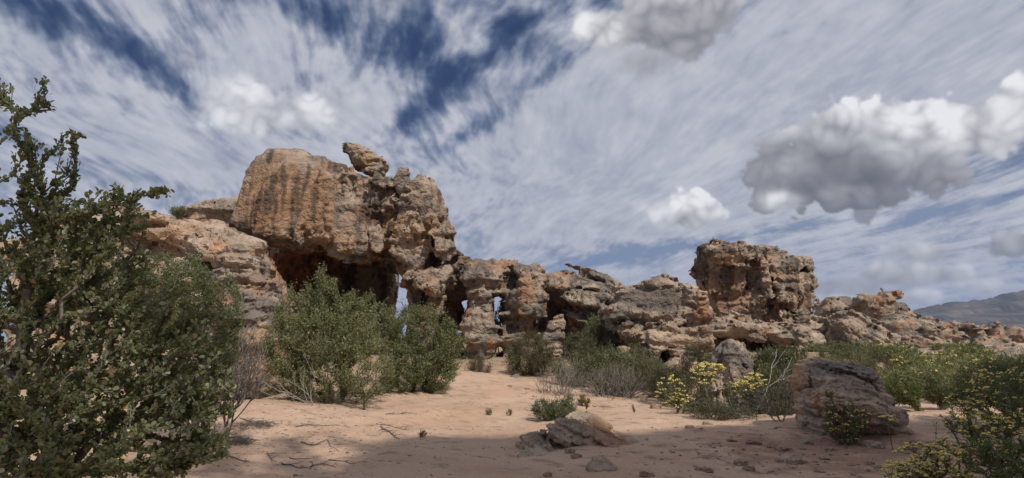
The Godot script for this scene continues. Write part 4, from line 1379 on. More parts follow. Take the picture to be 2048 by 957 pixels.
	plant("small_shrub", "small bright grey green bush beside the low ridged outcrop", 1105, 14.3, [[1088, 820, 14.3, 24, 20, 0.25, 150], [1118, 822, 14.3, 30, 20, 0.25, 190], [1138, 814, 14.4, 14, 22, 0.2, 70]],
		both(GREY, {"leaf": 0.035, "wide": 0.4, "leaf_a": Color(0.065, 0.085, 0.045), "leaf_b": Color(0.17, 0.20, 0.11), "each": 24, "span": 0.16, "puff": 0.05, "stems": 14, "spread": 0.3}))
	plant("dead_bush", "dry upright stalks standing out of the small bright bush", 1132, 14.5, [[1130, 800, 14.5, 30, 32, 0.25, 80], [1065, 822, 14.4, 18, 16, 0.2, 60]], both(BARE, {"stems": 12, "spread": 0.22, "thick": 0.0026, "bow": 0.0}))
	plant("scrub_bush", "grey green scrub bush against the dark hollow of the dome", 1190, 25.0, [[1195, 690, 25, 42, 46, 0.8, 240], [1160, 700, 24.6, 36, 36, 0.6, 120]], both(GREY, {"stems": 9, "spread": 0.4, "leaf_a": Color(0.055, 0.06, 0.035), "leaf_b": Color(0.15, 0.155, 0.09)}))
	plant("scrub_bush", "broad grey green scrub bush below the broad outcrop", 1255, 21.8, [[1250, 735, 21.8, 58, 34, 0.8, 260], [1300, 745, 21.6, 34, 26, 0.6, 110], [1215, 728, 22.0, 34, 36, 0.5, 110]], both(GREY, {"stems": 10, "spread": 0.6}))
	plant("dead_bush", "wide tangle of dark dead twigs along the sand under the scrub", 1225, 19.6, [[1200, 765, 19.6, 64, 30, 0.6, 520], [1280, 768, 19.2, 64, 28, 0.6, 500], [1240, 745, 20.2, 44, 26, 0.5, 200]], both(BARE, {"stems": 40, "spread": 1.3, "thick": 0.0036, "wood_a": Color(0.09, 0.08, 0.075)}))
	plant("small_shrub", "fresh bright green bush high in the cleft beside the broad outcrop", 1190, 27.0, [[1190, 648, 27, 15, 18, 0.3, 60], [1180, 664, 26.9, 12, 12, 0.25, 30]], both(FINE, {"leaf": 0.05, "leaf_a": Color(0.09, 0.125, 0.035), "leaf_b": Color(0.21, 0.26, 0.09)}))
	plant("small_shrub", "green bush growing in the gap between two arch pillars", 1004, 31.2, [[1004, 640, 31.2, 14, 34, 0.5, 110]], both(FINE, {"leaf": 0.055, "leaf_a": Color(0.055, 0.075, 0.028)}))
	plant("small_shrub", "small yellow green bush on the sand near the dead stems", 1168, 18.2, [[1168, 801, 18.2, 13, 9, 0.18, 60]], both(GREY, {"leaf_a": Color(0.13, 0.13, 0.04), "leaf_b": Color(0.28, 0.26, 0.09), "span": 0.12, "puff": 0.03, "leaf": 0.04}))
	# --- right of centre
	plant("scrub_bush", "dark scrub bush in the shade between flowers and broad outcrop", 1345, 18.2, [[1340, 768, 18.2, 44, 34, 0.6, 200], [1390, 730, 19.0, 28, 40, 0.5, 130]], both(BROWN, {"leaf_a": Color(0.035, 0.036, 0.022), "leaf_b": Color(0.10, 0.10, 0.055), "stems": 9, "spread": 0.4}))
	plant("scrub_bush", "green scrub bush between upright boulder and layered boulder", 1555, 17.6, [[1550, 735, 17.6, 50, 38, 0.7, 240], [1590, 720, 17.9, 32, 26, 0.4, 70], [1530, 765, 17.4, 30, 26, 0.4, 70]], both(GREY, {"stems": 9, "spread": 0.4, "leaf_a": Color(0.05, 0.06, 0.03), "leaf_b": Color(0.14, 0.155, 0.08)}))
	plant("scrub_bush", "small green bush under the ledge left of the upright boulder", 1405, 24.0, [[1405, 705, 24, 22, 26, 0.4, 90]], both(FINE, {"leaf": 0.045}))
	plant("dead_bush", "dark tangled dead bush left of the layered boulder", 1570, 14.0, [[1560, 795, 14.0, 64, 38, 0.5, 620], [1590, 760, 14.2, 32, 45, 0.4, 240], [1500, 800, 13.9, 44, 26, 0.4, 240]], both(BARE, {"stems": 24, "spread": 0.6, "wood_a": Color(0.045, 0.04, 0.038), "wood_b": Color(0.11, 0.10, 0.095)}))
	plant("dead_bush", "bleached white bare boughs sticking up from the dark tangle", 1480, 14.4, [[1470, 800, 14.4, 36, 24, 0.3, 14], [1560, 715, 15.0, 26, 24, 0.3, 10], [1590, 745, 15.0, 20, 24, 0.3, 8]], both(BARE, {"thick": 0.0035, "wood_a": Color(0.34, 0.32, 0.31), "wood_b": Color(0.46, 0.44, 0.42), "stems": 3, "spread": 0.3}))
	plant("flowering_shrub", "yellow flowered bush at the edge of the sand left of the others", 1350, 15.2, [[1340, 785, 15.2, 28, 30, 0.3, 70], [1365, 805, 15.1, 26, 16, 0.25, 30]], YELLOW)
	plant("flowering_shrub", "tall yellow flowered bush with a flat crown before the upright boulder", 1412, 15.4, [[1415, 740, 15.4, 32, 14, 0.3, 70], [1405, 758, 15.4, 24, 14, 0.25, 20]], both(YELLOW, {"flower": 0.9, "each": 10}))
	plant("flowering_shrub", "yellow flowered bush to the right of the upright boulder", 1500, 15.0, [[1508, 765, 15, 24, 16, 0.25, 46], [1490, 780, 15, 24, 20, 0.25, 40]], YELLOW)
	plant("low_shrub", "low spreading grey green shrub on the sand under the upright boulder", 1440, 13.8, [[1410, 815, 13.9, 40, 16, 0.35, 100], [1475, 832, 13.5, 40, 17, 0.35, 120]], both(GREY, {"leaf": 0.04, "stems": 8, "spread": 0.4, "upright": 0.3, "leaf_a": Color(0.05, 0.056, 0.034), "leaf_b": Color(0.15, 0.15, 0.095)}))
	plant("flowering_shrub", "yellow flowered bush growing against the layered boulder", 1690, 10.7, [[1690, 850, 10.7, 40, 34, 0.3, 170], [1680, 805, 10.8, 28, 22, 0.2, 24], [1720, 835, 10.6, 20, 18, 0.2, 20], [1652, 800, 10.7, 8, 22, 0.1, 6]], both(YELLOW, {"flower": 0.45, "flower_size": 0.014, "leaf": 0.045, "flower_n": 4, "each": 22, "leaf_a": Color(0.08, 0.09, 0.05), "leaf_b": Color(0.20, 0.21, 0.12)}))
	plant("flowering_shrub", "few thin dry stalks with yellow heads beside the layered boulder foot", 1782, 10.2, [[1776, 845, 10.2, 14, 14, 0.1, 7]], both(YELLOW, {"each": 4, "stems": 4, "flower": 0.9, "flower_size": 0.018}))
	plant("small_shrub", "little brown leafed shrub on the stony sand before the flowers", 1618, 11.6, [[1620, 855, 11.6, 16, 22, 0.15, 36]], both(GREY, {"leaf": 0.035, "each": 12, "span": 0.2, "puff": 0.02, "leaf_a": Color(0.06, 0.055, 0.035), "leaf_b": Color(0.14, 0.125, 0.075)}))
	plant("small_shrub", "sparse twiggy shrub left of the dark tangled dead bush foot", 1555, 12.8, [[1552, 822, 12.8, 16, 18, 0.2, 40]], both(GREY, {"leaf": 0.035, "each": 14, "span": 0.2, "puff": 0.02}))
	var belt := [
		[1150, 22.0, 0.75, 0.55, 0, "dark grey green scrub bush just right of the olive brown bush"], [1225, 20.6, 0.7, 0.45, 0, "grey green scrub bush behind the wide tangle of dead twigs"],
		[1310, 20.0, 0.7, 0.5, 1, "olive scrub bush at the right end of the dead tangle"], [1275, 23.5, 0.8, 0.6, 0, "scrub bush pressed against the pale undercut face"],
		[1180, 23.6, 0.7, 0.7, 1, "tall brownish scrub bush below the dark hollow"], [1385, 16.8, 0.45, 0.5, 1, "dark brown scrub bush between two yellow flowered bushes"],
		[1540, 15.8, 0.5, 0.55, 0, "green scrub bush behind the dark tangled dead bush"], [1585, 16.2, 0.5, 0.6, 1, "olive scrub bush leaning to the layered boulder"],
		[1480, 16.2, 0.4, 0.42, 0, "grey green scrub bush at the foot of the upright boulder"], [1440, 21.5, 0.7, 0.55, 0, "scrub bush seen above the tall flat crowned flowers"],
		[1520, 22.5, 0.9, 0.6, 0, "broad scrub bush under the shadow of the cracked ledge"], [1590, 21.5, 0.8, 0.55, 0, "pale scrub bush above the top of the layered boulder"],
		[1650, 23.0, 0.8, 0.42, 0, "scrub bush peeping over the left top of the layered boulder"], [1700, 25.0, 0.9, 0.4, 0, "scrub bush peeping over the middle of the layered boulder"], [1745, 23.5, 0.8, 0.4, 1, "olive scrub bush peeping over the right top of the layered boulder"], [1735, 28.0, 0.9, 0.35, 0, "low scrub bush at the foot of the sloping cracked bedrock"], [1670, 29.0, 0.9, 0.35, 0, "low scrub bush left of the sloping cracked bedrock foot"]]
	for w in belt:
		var q := plant("scrub_bush", w[5], w[0], w[1], [], both(GREY if w[4] == 0 else BROWN, {"stems": 9, "spread": 0.35}))
		q.lobes.append([q.base + Vector3(0, w[3] * 0.95, 0), Vector3(w[2], w[3], w[2] * 0.8), 125])
		q.lobes.append([q.base + Vector3(w[2] * 0.4, w[3] * 0.6, 0.2), Vector3(w[2] * 0.7, w[3] * 0.6, w[2] * 0.7), 50])
	# --- near right
	plant("flowering_shrub", "near yellow flowered shrub spilling over the lower right corner", 1850, 7.4, [[1840, 925, 7.4, 50, 34, 0.3, 90], [1800, 950, 7.2, 26, 26, 0.2, 34], [1895, 930, 7.3, 40, 36, 0.3, 80]], both(YELLOW, {"leaf": 0.035, "flower": 0.95, "flower_size": 0.0125, "flower_n": 8, "each": 20, "span": 0.22}))
	plant("flowering_shrub", "large straggling yellow flowered shrub at the near right edge", 2010, 7.6, [[1960, 880, 7.6, 70, 50, 0.5, 130], [2010, 800, 7.8, 60, 60, 0.5, 130], [2040, 900, 7.0, 60, 70, 0.5, 140], [1930, 830, 7.9, 40, 36, 0.3, 50]], both(YELLOW, {"leaf": 0.04, "flower": 0.7, "flower_size": 0.0135, "flower_n": 7, "each": 24, "span": 0.25, "bow": 0.0}))
	plant("leafy_bush", "dense dark green bush inside the straggling flowered shrub", 2030, 6.8, [[2010, 920, 6.8, 70, 45, 0.4, 200], [2045, 800, 7.4, 40, 60, 0.4, 110]], {"leaf": 0.026, "wide": 0.5, "each": 26, "span": 0.22, "puff": 0.03, "stems": 8, "spread": 0.3, "leaf_a": Color(0.07, 0.10, 0.035), "leaf_b": Color(0.19, 0.23, 0.09), "category": "bush"})
	plant("leafy_bush", "tall dark bush with yellow tips behind the near right flowers", 1985, 12.5, [[1975, 765, 12.5, 55, 45, 0.6, 240], [2030, 760, 12.6, 50, 55, 0.6, 220], [1930, 800, 12.2, 26, 24, 0.3, 60]], both(GREY, {"leaf": 0.055, "flower": 0.22, "flower_size": 0.02, "flower_n": 4, "leaf_a": Color(0.08, 0.095, 0.045), "leaf_b": Color(0.23, 0.24, 0.125), "stems": 9, "spread": 0.5}))
	# --- right, beyond the boulder
	plant("small_tree", "bright green little tree with bare trunk behind the layered boulder", 1832, 16.6, [[1808, 775, 16.6, 34, 32, 0.5, 170], [1780, 790, 16.6, 18, 22, 0.3, 50]], both(FINE, {"leaf": 0.04, "stems": 3, "spread": 0.08, "thick": 0.0045, "leaf_a": Color(0.075, 0.095, 0.03), "leaf_b": Color(0.19, 0.22, 0.085), "category": "tree"}))
	plant("small_tree", "grey green little tree on a dark trunk right of the bright one", 1868, 17.2, [[1862, 775, 17.2, 32, 26, 0.5, 160], [1885, 790, 17.2, 18, 18, 0.3, 50]], both(GREY, {"stems": 2, "spread": 0.05, "thick": 0.005, "category": "tree", "leaf_b": Color(0.22, 0.23, 0.13)}))
	plant("leafy_bush", "dense round dark green bush below the distant outcrops", 1920, 33.0, [[1922, 728, 33, 38, 18, 0.9, 200]], both(FINE, {"leaf": 0.07, "puff": 0.12, "leaf_a": Color(0.035, 0.05, 0.02), "leaf_b": Color(0.105, 0.125, 0.055), "category": "bush"}))
	plant("scrub_bush", "low green bushes mounded against the sloping cracked bedrock", 1645, 33.0, [[1645, 706, 33, 28, 14, 0.6, 110], [1620, 700, 33.5, 18, 10, 0.4, 40]], both(FINE, {"leaf": 0.065, "puff": 0.1}))
	plant("scrub_bush", "small green bush in front of the whitish bedrock shelves", 1770, 31.0, [[1775, 728, 31, 26, 10, 0.5, 80]], both(FINE, {"leaf": 0.065, "puff": 0.1, "leaf_a": Color(0.06, 0.085, 0.03)}))
	var rng := RandomNumberGenerator.new()
	rng.seed = 5
	var flat: Array = []
	for i in 44:
		var dep := 18.0 + 9.0 * pow(i / 43.0, 1.2)
		var px := 1762.0 + fposmod(i * 117.0, 320.0) - (90.0 if i % 4 == 3 else 0.0) + rng.randf_range(-12, 12)
		if px < 1850.0 and dep < 20.0: continue
		if i % 2 == 1: dep += 5.0
		var hh := rng.randf_range(0.24, 0.44) * (1.0 if dep < 22.0 else 0.75)
		flat.append([px, dep, hh, rng.randf_range(0.55, 0.85), i])
	var rows := {"front": [], "second": [], "third": [], "back": []}
	for f in flat:
		rows["front" if f[1] < 20.5 else ("second" if f[1] < 23.5 else ("third" if f[1] < 27.0 else "back"))].append(f)
	var nth := ["nearest", "second", "third", "fourth", "fifth", "sixth", "seventh", "eighth", "ninth", "tenth", "eleventh", "twelfth", "thirteenth", "fourteenth", "fifteenth", "sixteenth", "seventeenth"]
	for r in rows:
		rows[r].sort_custom(func(a, b): return a[0] < b[0])
		for k in rows[r].size():
			var f: Array = rows[r][k]
			var yellow: bool = f[4] % 3 == 0
			var p := plant("scrub_bush", "straw green scrub bush %sin the %s row, %s from the layered boulder" % ["with yellow flecks " if yellow else "", r, nth[k]], f[0], f[1], [], both(PALE, {"stems": 7, "spread": 0.35, "group": "scrub on the flat", "flower": 0.22 if yellow else 0.0, "flower_size": 0.03}))
			if f[4] % 4 == 1:
				p.leaf_a = Color(0.085, 0.105, 0.045)
				p.leaf_b = Color(0.215, 0.24, 0.11)
			p.lobes.append([p.base + Vector3(0, f[2], 0), Vector3(f[3], f[2] * 0.9, f[3]), 84])
	# --- on the rocks
	plant("small_shrub", "tiny tree clinging to the brow of the mushroom shaped tower", 1402, 43.0, [[1398, 514, 43, 4, 6, 0.15, 22]], both(FINE, {"base": at(1406, 524, 43.0), "leaf": 0.06, "each": 8, "span": 0.15, "puff": 0.05, "stems": 2, "spread": 0.03, "thick": 0.01, "leaf_a": Color(0.05, 0.055, 0.03)}))
	plant("small_shrub", "little green tuft on the crest of the pale left slope", 355, 23.4, [[356, 422, 23.4, 16, 7, 0.3, 40]], both(GREY, {"base": at(355, 432, 23.4), "leaf": 0.08}))
	plant("small_shrub", "little tuft growing on the rim behind the perched rock", 786, 30.5, [[786, 360, 30.5, 9, 6, 0.2, 30]], both(GREY, {"base": at(786, 370, 30.5), "leaf": 0.09}))
	plant("small_shrub", "grey shrub rooted on the shoulder of the domed rock", 1145, 28.2, [[1143, 586, 28.2, 9, 12, 0.25, 40]], both(GREY, {"base": at(1146, 602, 28.2), "leaf": 0.08}))
	plant("dead_bush", "tiny bent dead tree on top of the tall red brown knob", 1762, 56.0, [[1763, 579, 56, 4, 4, 0.15, 10]], both(BARE, {"base": at(1762, 588, 56.0), "stems": 1, "thick": 0.03}))
	# --- tufts on the sand
	var tufts := [[848, 879, 12.1, "straw green grass tuft alone on the open sand", 0], [978, 842, 14.9, "green grass tuft on the sand left of the small bright bush", 0], [1018, 842, 14.9, "smaller grass tuft midway to the small bright bush", 0], [1263, 826, 15.4, "slender green sprout standing on the sand right of the outcrop", 1], [1172, 802, 17.0, "little green sprout on the sand below the yellow green bush", 1], [945, 762, 24.0, "small green tuft at the foot of the rusty brown bush", 0]]
	for t in tufts:
		var hgt: float = 9.0 if t[4] == 0 else 15.0
		var cpos := on_ground(t[0], t[2])
		var p := plant("grass_tuft", t[3], t[0], t[2], [], both(GREY, {"leaf": 0.06, "wide": 0.12, "each": 9, "span": 0.08, "puff": 0.015, "upright": 1.2, "stems": 6, "spread": 0.03, "leaf_a": Color(0.12, 0.12, 0.05), "leaf_b": Color(0.25, 0.24, 0.12), "category": "grass"}))
		p.lobes.append([cpos + Vector3(0, 0.05, 0), Vector3(0.07, hgt * 0.006, 0.07) if t[4] == 0 else Vector3(0.03, hgt * 0.01, 0.03), 26])

# ---------------------------------------------------------------- stones, sticks and grit
static func stone_mesh(seed_: int, flat: float, angular: float, tone: Color) -> ArrayMesh:
	var n := 9
	var v := PackedVector3Array(); var nn := PackedVector3Array(); var c := PackedColorArray(); var ix := PackedInt32Array()
	var f := Place.nf
	for side in 6:
		var o := v.size()
		for j in n:
			for i in n:
				var a := Vector2(i, j) / (n - 1) * 2.0 - Vector2.ONE
				var p := Vector3(a.x, a.y, 1.0)
				match side:
					1: p = Vector3(-a.x, a.y, -1.0)
					2: p = Vector3(1.0, a.y, -a.x)
					3: p = Vector3(-1.0, a.y, a.x)
					4: p = Vector3(a.x, 1.0, -a.y)
					5: p = Vector3(a.x, -1.0, a.y)
				var q := p.normalized().lerp(p * 0.75, angular)
				var d := 1.0 + 0.30 * f.get_noise_3dv(q * 0.8 + Vector3(seed_ * 5.1, 0, 0)) + 0.16 * Place.nv.get_noise_3dv(q * 1.3 + Vector3(0, seed_ * 3.3, 0))
				q *= d
				v.append(Vector3(q.x, q.y * flat, q.z))
				var k := 1.0 + 0.5 * f.get_noise_3dv(q * 2.0 + Vector3(0, 0, seed_))
				c.append(Color(tone.r * k, tone.g * k, tone.b * k))
		for j in n - 1:
			for i in n - 1:
				var a := o + j * n + i
				ix.append_array([a, a + n, a + 1, a + 1, a + n, a + n + 1])
	nn.resize(v.size())
	nn.fill(Vector3.ZERO)
	for i in range(0, ix.size(), 3):
		var m := (v[ix[i + 2]] - v[ix[i]]).cross(v[ix[i + 1]] - v[ix[i]])
		for k in 3: nn[ix[i + k]] += m
	for i in nn.size(): nn[i] = nn[i].normalized()
	return array_mesh(v, nn, c, ix)

func stick(label: String, pts: Array, r: float, twigs: int, seed_: int, group := "", dark := false) -> void:
	# pts: pixel, row on level ground -> laid along the sand
	var p := Plant.new()
	p.rng.seed = seed_
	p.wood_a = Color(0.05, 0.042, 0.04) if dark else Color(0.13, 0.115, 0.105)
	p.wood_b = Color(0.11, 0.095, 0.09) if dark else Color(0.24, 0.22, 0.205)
	var line := PackedVector3Array()
	for i in range(0, pts.size(), 2):
		var q := sand_at(pts[i], pts[i + 1])
		line.append(q + Vector3(0, r * 0.7, 0))
	var fine := PackedVector3Array()
	for i in line.size() - 1:
		for k in 4:
			var q := line[i].lerp(line[i + 1], k / 4.0)
			q += p.ball() * r * 0.8
			q.y = ground(q.x, q.z) + r * 0.7 + 0.02 * absf(p.rng.randf() - 0.5)
			fine.append(q)
	fine.append(line[line.size() - 1])
	p.base = fine[fine.size() / 2]
	for i in fine.size() - 1:
		var t := float(i) / fine.size()
		p.limb(fine[i], fine[i + 1], r * (1.0 - 0.75 * t), r * (1.0 - 0.75 * (t + 1.0 / fine.size())), 5)
	for k in twigs:
		var i := p.rng.randi_range(1, fine.size() - 2)
		var a := fine[i]
		var d := (fine[i + 1] - fine[i]).normalized().rotated(Vector3.UP, p.rng.randf_range(0.4, 1.1) * (1 if p.rng.randf() < 0.5 else -1))
		var l := p.rng.randf_range(0.08, 0.3)
		var m := a + d * l * 0.5 + Vector3(0, p.rng.randf_range(0.0, 0.05), 0)
		var e := a + d.rotated(Vector3.UP, p.rng.randf_range(-0.4, 0.4)) * l
		e.y = ground(e.x, e.z) + p.rng.randf_range(0.003, 0.06)
		p.limb(a, m, r * 0.4, r * 0.3, 3)
		p.limb(m, e, r * 0.3, r * 0.15, 3)
	for i in p.wv.size(): p.wv[i] -= p.base
	var o := mesh_node("dead_branch", array_mesh(p.wv, p.wn, p.wc, p.wi), M.bark, self, p.base)
	tag(o, label, "branch", group)

# where the sight line through a pixel meets the sand
static func sand_at(px: float, py: float) -> Vector3:
	var a := at(px, py, 1.0) - Vector3(0, EYE, 0)
	var d := 4.0
	for k in 400:
		var q := Vector3(0, EYE, 0) + a * d
		if q.y < ground(q.x, q.z): break
		d *= 1.01
	var w := Vector3(0, EYE, 0) + a * d
	return Vector3(w.x, ground(w.x, w.z), w.z)

func build_small() -> void:
	var BROWN := Color(0.40, 0.30, 0.235)
	var RED := Color(0.40, 0.265, 0.20)
	var PALE := Color(0.45, 0.36, 0.28)
	var shapes := []
	for i in 12:
		shapes.append(stone_mesh(i + 1, [0.62, 0.5, 0.75, 0.3][i % 4], [0.3, 0.6, 0.2, 0.5][i % 4], [BROWN, RED, PALE][i / 4]))
	# pixel, row of the foot, width in pixels, height share, shape, label
	var list := [
		[1140, 908, 22, 0, "brown cobble leaning against the front of the low ridged outcrop"],
		[1152, 917, 24, 4, "reddish cobble next to the cobble leaning on the low outcrop"],
		[1312, 818, 24, 4, "red brown angular stone alone on the sand near the yellow flowers"],
		[1482, 932, 26, 2, "dark rounded stone standing on the sand lower right of the outcrop"],
		[1498, 942, 26, 1, "flat brown stone lying just below the dark rounded stone"],
		[1397, 942, 16, 0, "small wedge of brown stone left of a longer wedge"],
		[1414, 946, 24, 5, "longer wedge of red brown stone beside the small wedge"],
		[1590, 930, 34, 1, "long low brown stone in the stony sand before the layered boulder"],
		[1606, 930, 18, 0, "blocky end stone touching the long low brown stone"],
		[1545, 898, 22, 4, "reddish block among the grit left of the layered boulder"],
		[1568, 903, 34, 7, "broad flat red slab in the grit left of the layered boulder"],
		[1510, 888, 34, 7, "broad flat red slab farther from the layered boulder"],
		[1465, 884, 22, 7, "small flat red slab at the edge of the stony sand"],
		[1612, 890, 26, 9, "pale squarish stone under the little brown leafed shrub"],
		[1735, 893, 30, 9, "pale stone at the foot of the flowers by the layered boulder"],
		[1750, 897, 36, 8, "larger pale stone leaning on the pale stone by the flowers"],
		[1832, 892, 24, 4, "red brown stone at the right toe of the layered boulder"],
		[1660, 905, 18, 0, "brown stone between flowers and pale squarish stone"],
		[1606, 903, 12, 2, "small dark pebble before the pale squarish stone"],
		[1740, 935, 18, 4, "lone reddish stone in the sand at lower right"],
		[1756, 936, 16, 8, "light pebble right of the lone reddish stone"],
		[1560, 925, 16, 2, "round brown pebble left of the long low stone"],
		[1650, 920, 20, 3, "thin flat chip right of the blocky end stone"],
		[1640, 945, 22, 3, "thin flat chip at the lower edge of the stony sand"],
		[1020, 776, 10, 8, "small stone beside the rounded grey and white boulder"],
		[1055, 782, 12, 9, "light stone on the path right of the rounded boulder"],
		[1070, 795, 10, 8, "second light stone on the path farther from the rounded boulder"],
		[310, 940, 46, 1, "tan rock half hidden under the tall dark bush"],
		[590, 954, 10, 2, "small dark pebble at the lower edge of the shaded sand"],
		[573, 873, 10, 9, "white pebble on the sunlit sand near the dry twigs"],
		[1095, 955, 20, 4, "stone cut by the lower edge below the low outcrop"],
		[1295, 953, 30, 5, "flat brown stone at the lower edge right of the half buried dome"],
		[1380, 858, 18, 8, "pale chip on the sunlit sand below the flowers"],
		[1415, 850, 20, 9, "pale angular chip near the low spreading shrub"],
		[900, 758, 22, 9, "white boulder at the foot of the wide green bush"],
		[915, 752, 16, 10, "white stone next to the white boulder by the wide bush"],
	]
	var rng := RandomNumberGenerator.new()
	rng.seed = 77
	for s in list:
		var p := sand_at(s[0], s[1])
		var w: float = s[2] * -p.z / F * 0.5
		var o := mesh_node("stone", shapes[s[3]], M.stone, self, p + Vector3(0, w * 0.08, 0))
		o.scale = Vector3(w, w, w * rng.randf_range(0.7, 1.0))
		o.rotation = Vector3(rng.randf_range(-0.15, 0.15), rng.randf_range(-0.5, 0.5), rng.randf_range(-0.2, 0.2))
		tag(o, s[4], "stone", "loose stones on the sand")
	# grit: countless chips
	var mm := MultiMesh.new()
	mm.transform_format = MultiMesh.TRANSFORM_3D
	mm.mesh = stone_mesh(30, 0.5, 0.5, Color(0.40, 0.29, 0.225))
	var places := []
	while places.size() < 900:
		var u := rng.randf()
		var px := rng.randfn(1590, 170) if u < 0.6 else (rng.randfn(1080, 60) if u < 0.7 else rng.randf_range(380, 2040))
		var py := rng.randfn(905, 30) if u < 0.6 else (rng.randfn(790, 12) if u < 0.7 else rng.randf_range(785, 957))
		if py < 775 or py > 975: continue
		var q := sand_at(px, py)
		var s := 0.004 + 0.014 * pow(rng.randf(), 3.0) * (1.8 if u < 0.6 else 1.0)
		places.append(Transform3D(Basis.from_euler(Vector3(rng.randf() * 0.5, rng.randf() * TAU, rng.randf() * 0.5)).scaled(Vector3(s, s, s) * 1.2), q))
	mm.instance_count = places.size()
	for i in places.size(): mm.set_instance_transform(i, places[i])
	var grit := MultiMeshInstance3D.new()
	grit.name = numbered("gravel")
	grit.multimesh = mm
	grit.material_override = M.stone
	add_child(grit)
	tag(grit, "red brown grit and chips strewn over the sand", "gravel", "", "stuff")
	# bits of dry leaf and twig on the sand
	var lm := MultiMesh.new()
	lm.transform_format = MultiMesh.TRANSFORM_3D
	var bit := Plant.new()
	bit.rng.seed = 3
	bit.wood_a = Color(0.16, 0.12, 0.095)
	bit.wood_b = Color(0.2, 0.16, 0.13)
	bit.limb(Vector3(-0.5, 0, 0), Vector3(0.1, 0.05, 0.05), 0.06, 0.08, 4)
	bit.limb(Vector3(0.1, 0.05, 0.05), Vector3(0.5, 0, -0.06), 0.08, 0.03, 4)
	lm.mesh = array_mesh(bit.wv, bit.wn, bit.wc, bit.wi)
	var bits := []
	while bits.size() < 2600:
		var u := rng.randf()
		var px := rng.randfn(640, 130) if u < 0.45 else (rng.randfn(1200, 160) if u < 0.7 else rng.randf_range(400, 2000))
		var py := rng.randfn(862, 40) if u < 0.45 else (rng.randfn(800, 18) if u < 0.7 else rng.randf_range(790, 957))
		if py < 780 or py > 975: continue
		var q := sand_at(px, py)
		var s := 0.012 + 0.06 * pow(rng.randf(), 2.5)
		bits.append(Transform3D(Basis(Vector3.UP, rng.randf() * TAU).scaled(Vector3(s, s, s)), q + Vector3(0, s * 0.03, 0)))
	lm.instance_count = bits.size()
	for i in bits.size(): lm.set_instance_transform(i, bits[i])
	var litter := MultiMeshInstance3D.new()
	litter.name = numbered("litter")
	litter.multimesh = lm
	litter.material_override = M.bark
	add_child(litter)
	tag(litter, "bits of dry twig and leaf littering the sand", "litter", "", "stuff")
	# dead wood on the sand
	stick("dead branch lying below the many stemmed young shrub", [762, 858, 780, 868, 799, 881], 0.018, 8, 1)
	stick("forked dead branch lying right of the many stemmed young shrub", [752, 852, 780, 856, 816, 864], 0.009, 12, 2)
	stick("long thin dead branch right of the many stemmed shrub by the bank", [770, 832, 800, 834, 834, 833], 0.009, 9, 3)
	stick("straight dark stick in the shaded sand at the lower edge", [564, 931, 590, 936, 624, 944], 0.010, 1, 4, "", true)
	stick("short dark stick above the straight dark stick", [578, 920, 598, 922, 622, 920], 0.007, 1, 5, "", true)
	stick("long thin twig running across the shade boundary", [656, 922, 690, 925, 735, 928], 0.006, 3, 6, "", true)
	stick("grey forked dead branch on the edge of the shade", [602, 888, 630, 893, 651, 885], 0.012, 7, 7)
	stick("curving thin twig right of the grey forked branch", [655, 884, 662, 896, 678, 905], 0.006, 2, 8)
	stick("little heap of bleached forked twigs on the shaded sand", [534, 908, 540, 918, 544, 928], 0.011, 9, 9)
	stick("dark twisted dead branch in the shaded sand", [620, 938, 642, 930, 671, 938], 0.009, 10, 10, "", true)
	stick("low dead branch lying left of the plumed bush foot", [590, 856, 620, 854, 680, 856], 0.012, 9, 11)
	stick("grey dead branch beneath the dark bush edge", [430, 905, 460, 918, 497, 927], 0.016, 9, 12)
	stick("long sinuous dead branch under the plumed bush", [480, 840, 510, 850, 545, 858], 0.014, 16, 13)
	stick("fallen twig on the sunlit sand right of the outcrop", [1185, 814, 1205, 817, 1232, 818], 0.010, 8, 14)
	# a heap of thin dead twigs
	for h in [[477, 888, 34, 14, "dome shaped heap of thin grey dead twigs on the sand"], [515, 855, 40, 9, "loose flat heap of dead twigs beyond the domed heap"]]:
		var p := Plant.new()
		p.rng.seed = int(h[0])
		p.wood_a = Color(0.10, 0.09, 0.082)
		p.wood_b = Color(0.25, 0.23, 0.215)
		p.base = sand_at(h[0], h[1])
		var k: float = -p.base.z / F
		for i in 260:
			var q := p.ball() * Vector3(h[2] * k, h[3] * k, h[2] * k * 0.7)
			q.y = absf(q.y)
			var a := p.base + q
			var d := Vector3(p.rng.randf_range(-1, 1), p.rng.randf_range(-0.35, 0.25), p.rng.randf_range(-1, 1)).normalized() * p.rng.randf_range(0.05, 0.16)
			p.limb(a, a + d, 0.0035, 0.002, 3)
		for i in p.wv.size(): p.wv[i] -= p.base
		var o := mesh_node("twig_heap", array_mesh(p.wv, p.wn, p.wc, p.wi), M.bark, self, p.base)
		tag(o, h[4], "twigs")

func both(a: Dictionary, b: Dictionary) -> Dictionary:
	return a.merged(b, true)

# ---------------------------------------------------------------- everything together
func run_all(jobs: Array) -> void:
	var id := WorkerThreadPool.add_group_task(func(i: int): jobs[i].run(), jobs.size(), -1, true)
	WorkerThreadPool.wait_for_group_task_completion(id)

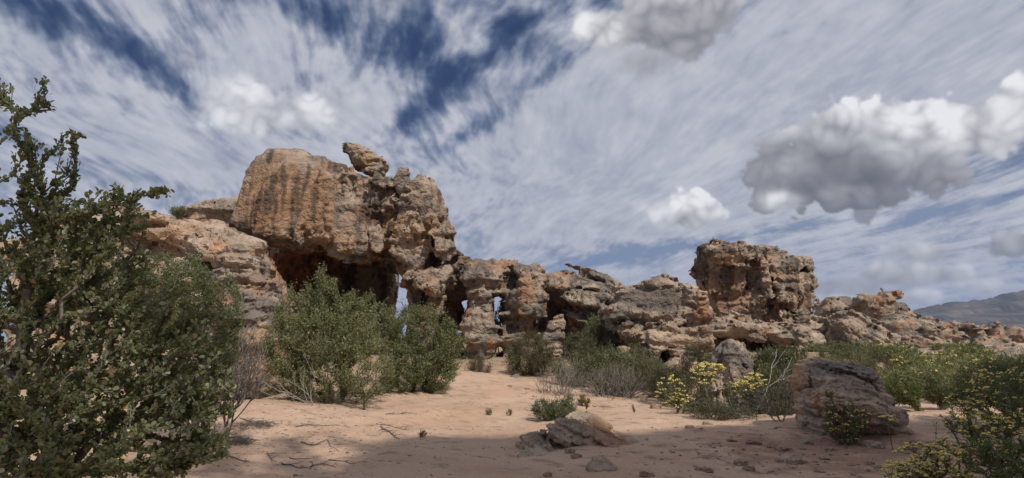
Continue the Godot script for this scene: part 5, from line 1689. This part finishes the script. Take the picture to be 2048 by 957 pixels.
func _ready() -> void:
	Place.make_noise()
	# camera
	var cam := Camera3D.new()
	cam.name = "camera"
	cam.fov = rad_to_deg(2.0 * atan(CY / F))
	cam.position = Vector3(0, EYE, 0)
	cam.rotation = Vector3(PITCH, 0, 0)
	cam.near = 0.05
	cam.far = 12000.0
	add_child(cam)
	cam.current = true
	# sky, haze and exposure
	var env := Environment.new()
	env.background_mode = Environment.BG_SKY
	env.tonemap_mode = Environment.TONE_MAPPER_LINEAR
	env.tonemap_exposure = 1.25
	env.sdfgi_enabled = true
	env.ssao_enabled = true
	env.ssil_enabled = true
	env.fog_enabled = FOG > 0.0
	env.fog_density = FOG
	env.fog_light_color = Color(0.62, 0.72, 0.92)
	var pano := PanoramaSkyMaterial.new()
	env.sky = Sky.new()
	env.sky.sky_material = pano
	var we := WorldEnvironment.new()
	we.name = "environment"
	we.environment = env
	add_child(we)
	# sun
	var sun := DirectionalLight3D.new()
	sun.name = "sun"
	sun.light_energy = SUN
	sun.light_color = Color(1.0, 0.962, 0.905)
	sun.light_angular_distance = 1.2
	sun.shadow_enabled = true
	add_child(sun)
	sun.look_at_from_position(SUN_DIR * 50.0, Vector3.ZERO, Vector3.UP)

	# plan and compute everything in parallel
	var t0 := Time.get_ticks_msec()
	plan_sky()
	make_materials()
	var gj := GroundJob.new()
	var ridge := RidgeJob.new()
	ridge.crest = PackedVector2Array([Vector2(1780, 648), Vector2(1835, 622), Vector2(1890, 609), Vector2(1936, 607), Vector2(1962, 597), Vector2(2005, 590), Vector2(2060, 581), Vector2(2180, 566), Vector2(2400, 560)])
	var ridge2 := RidgeJob.new()
	ridge2.depth = 5600.0
	ridge2.off = 5.0
	ridge2.crest = PackedVector2Array([Vector2(1380, 640), Vector2(1590, 634), Vector2(1612, 625), Vector2(1650, 625), Vector2(1720, 628), Vector2(1800, 632), Vector2(1950, 626)])
	plan_rocks()
	plan_plants()
	var jobs: Array = []
	var rs: Array = rocks.duplicate()
	rs.sort_custom(func(a, b): return a.weight > b.weight)
	jobs.append_array(rs)
	jobs.append_array(sky_jobs)
	jobs.append_array([gj, ridge, ridge2])
	jobs.append_array(plants)
	var t1 := Time.get_ticks_msec()
	run_all(jobs)
	print("planned ", t1 - t0, " ms, computed ", Time.get_ticks_msec() - t1, " ms")
	pano.panorama = make_sky()

	# the setting
	var go := mesh_node("ground", array_mesh(gj.v, gj.n, gj.c, gj.ix), M.sand)
	tag(go, "pale orange sand of the clearing running on to scrubland", "ground", "", "structure")
	var mo := mesh_node("mountain", array_mesh(ridge.v, ridge.n, ridge.c, ridge.ix), M.mountain)
	tag(mo, "long blue grey mountain ridge rising towards the right edge", "mountain", "", "structure")
	var mo2 := mesh_node("mountain", array_mesh(ridge2.v, ridge2.n, ridge2.c, ridge2.ix), M.mountain)
	tag(mo2, "farther flat blue ridge seen beside the mushroom shaped tower", "mountain", "", "structure")
	var tris := 0
	for r in rocks:
		tris += r.ix.size() / 3
		var o := mesh_node(r.called, array_mesh(r.v, r.n, r.c, r.ix), M.stone if r.cell < 0.05 else M.rock, self, r.base)
		tag(o, r.label, "boulder" if r.called == "boulder" else "rock", r.group)
	print("rock triangles ", tris)
	build_plants()
	build_small()
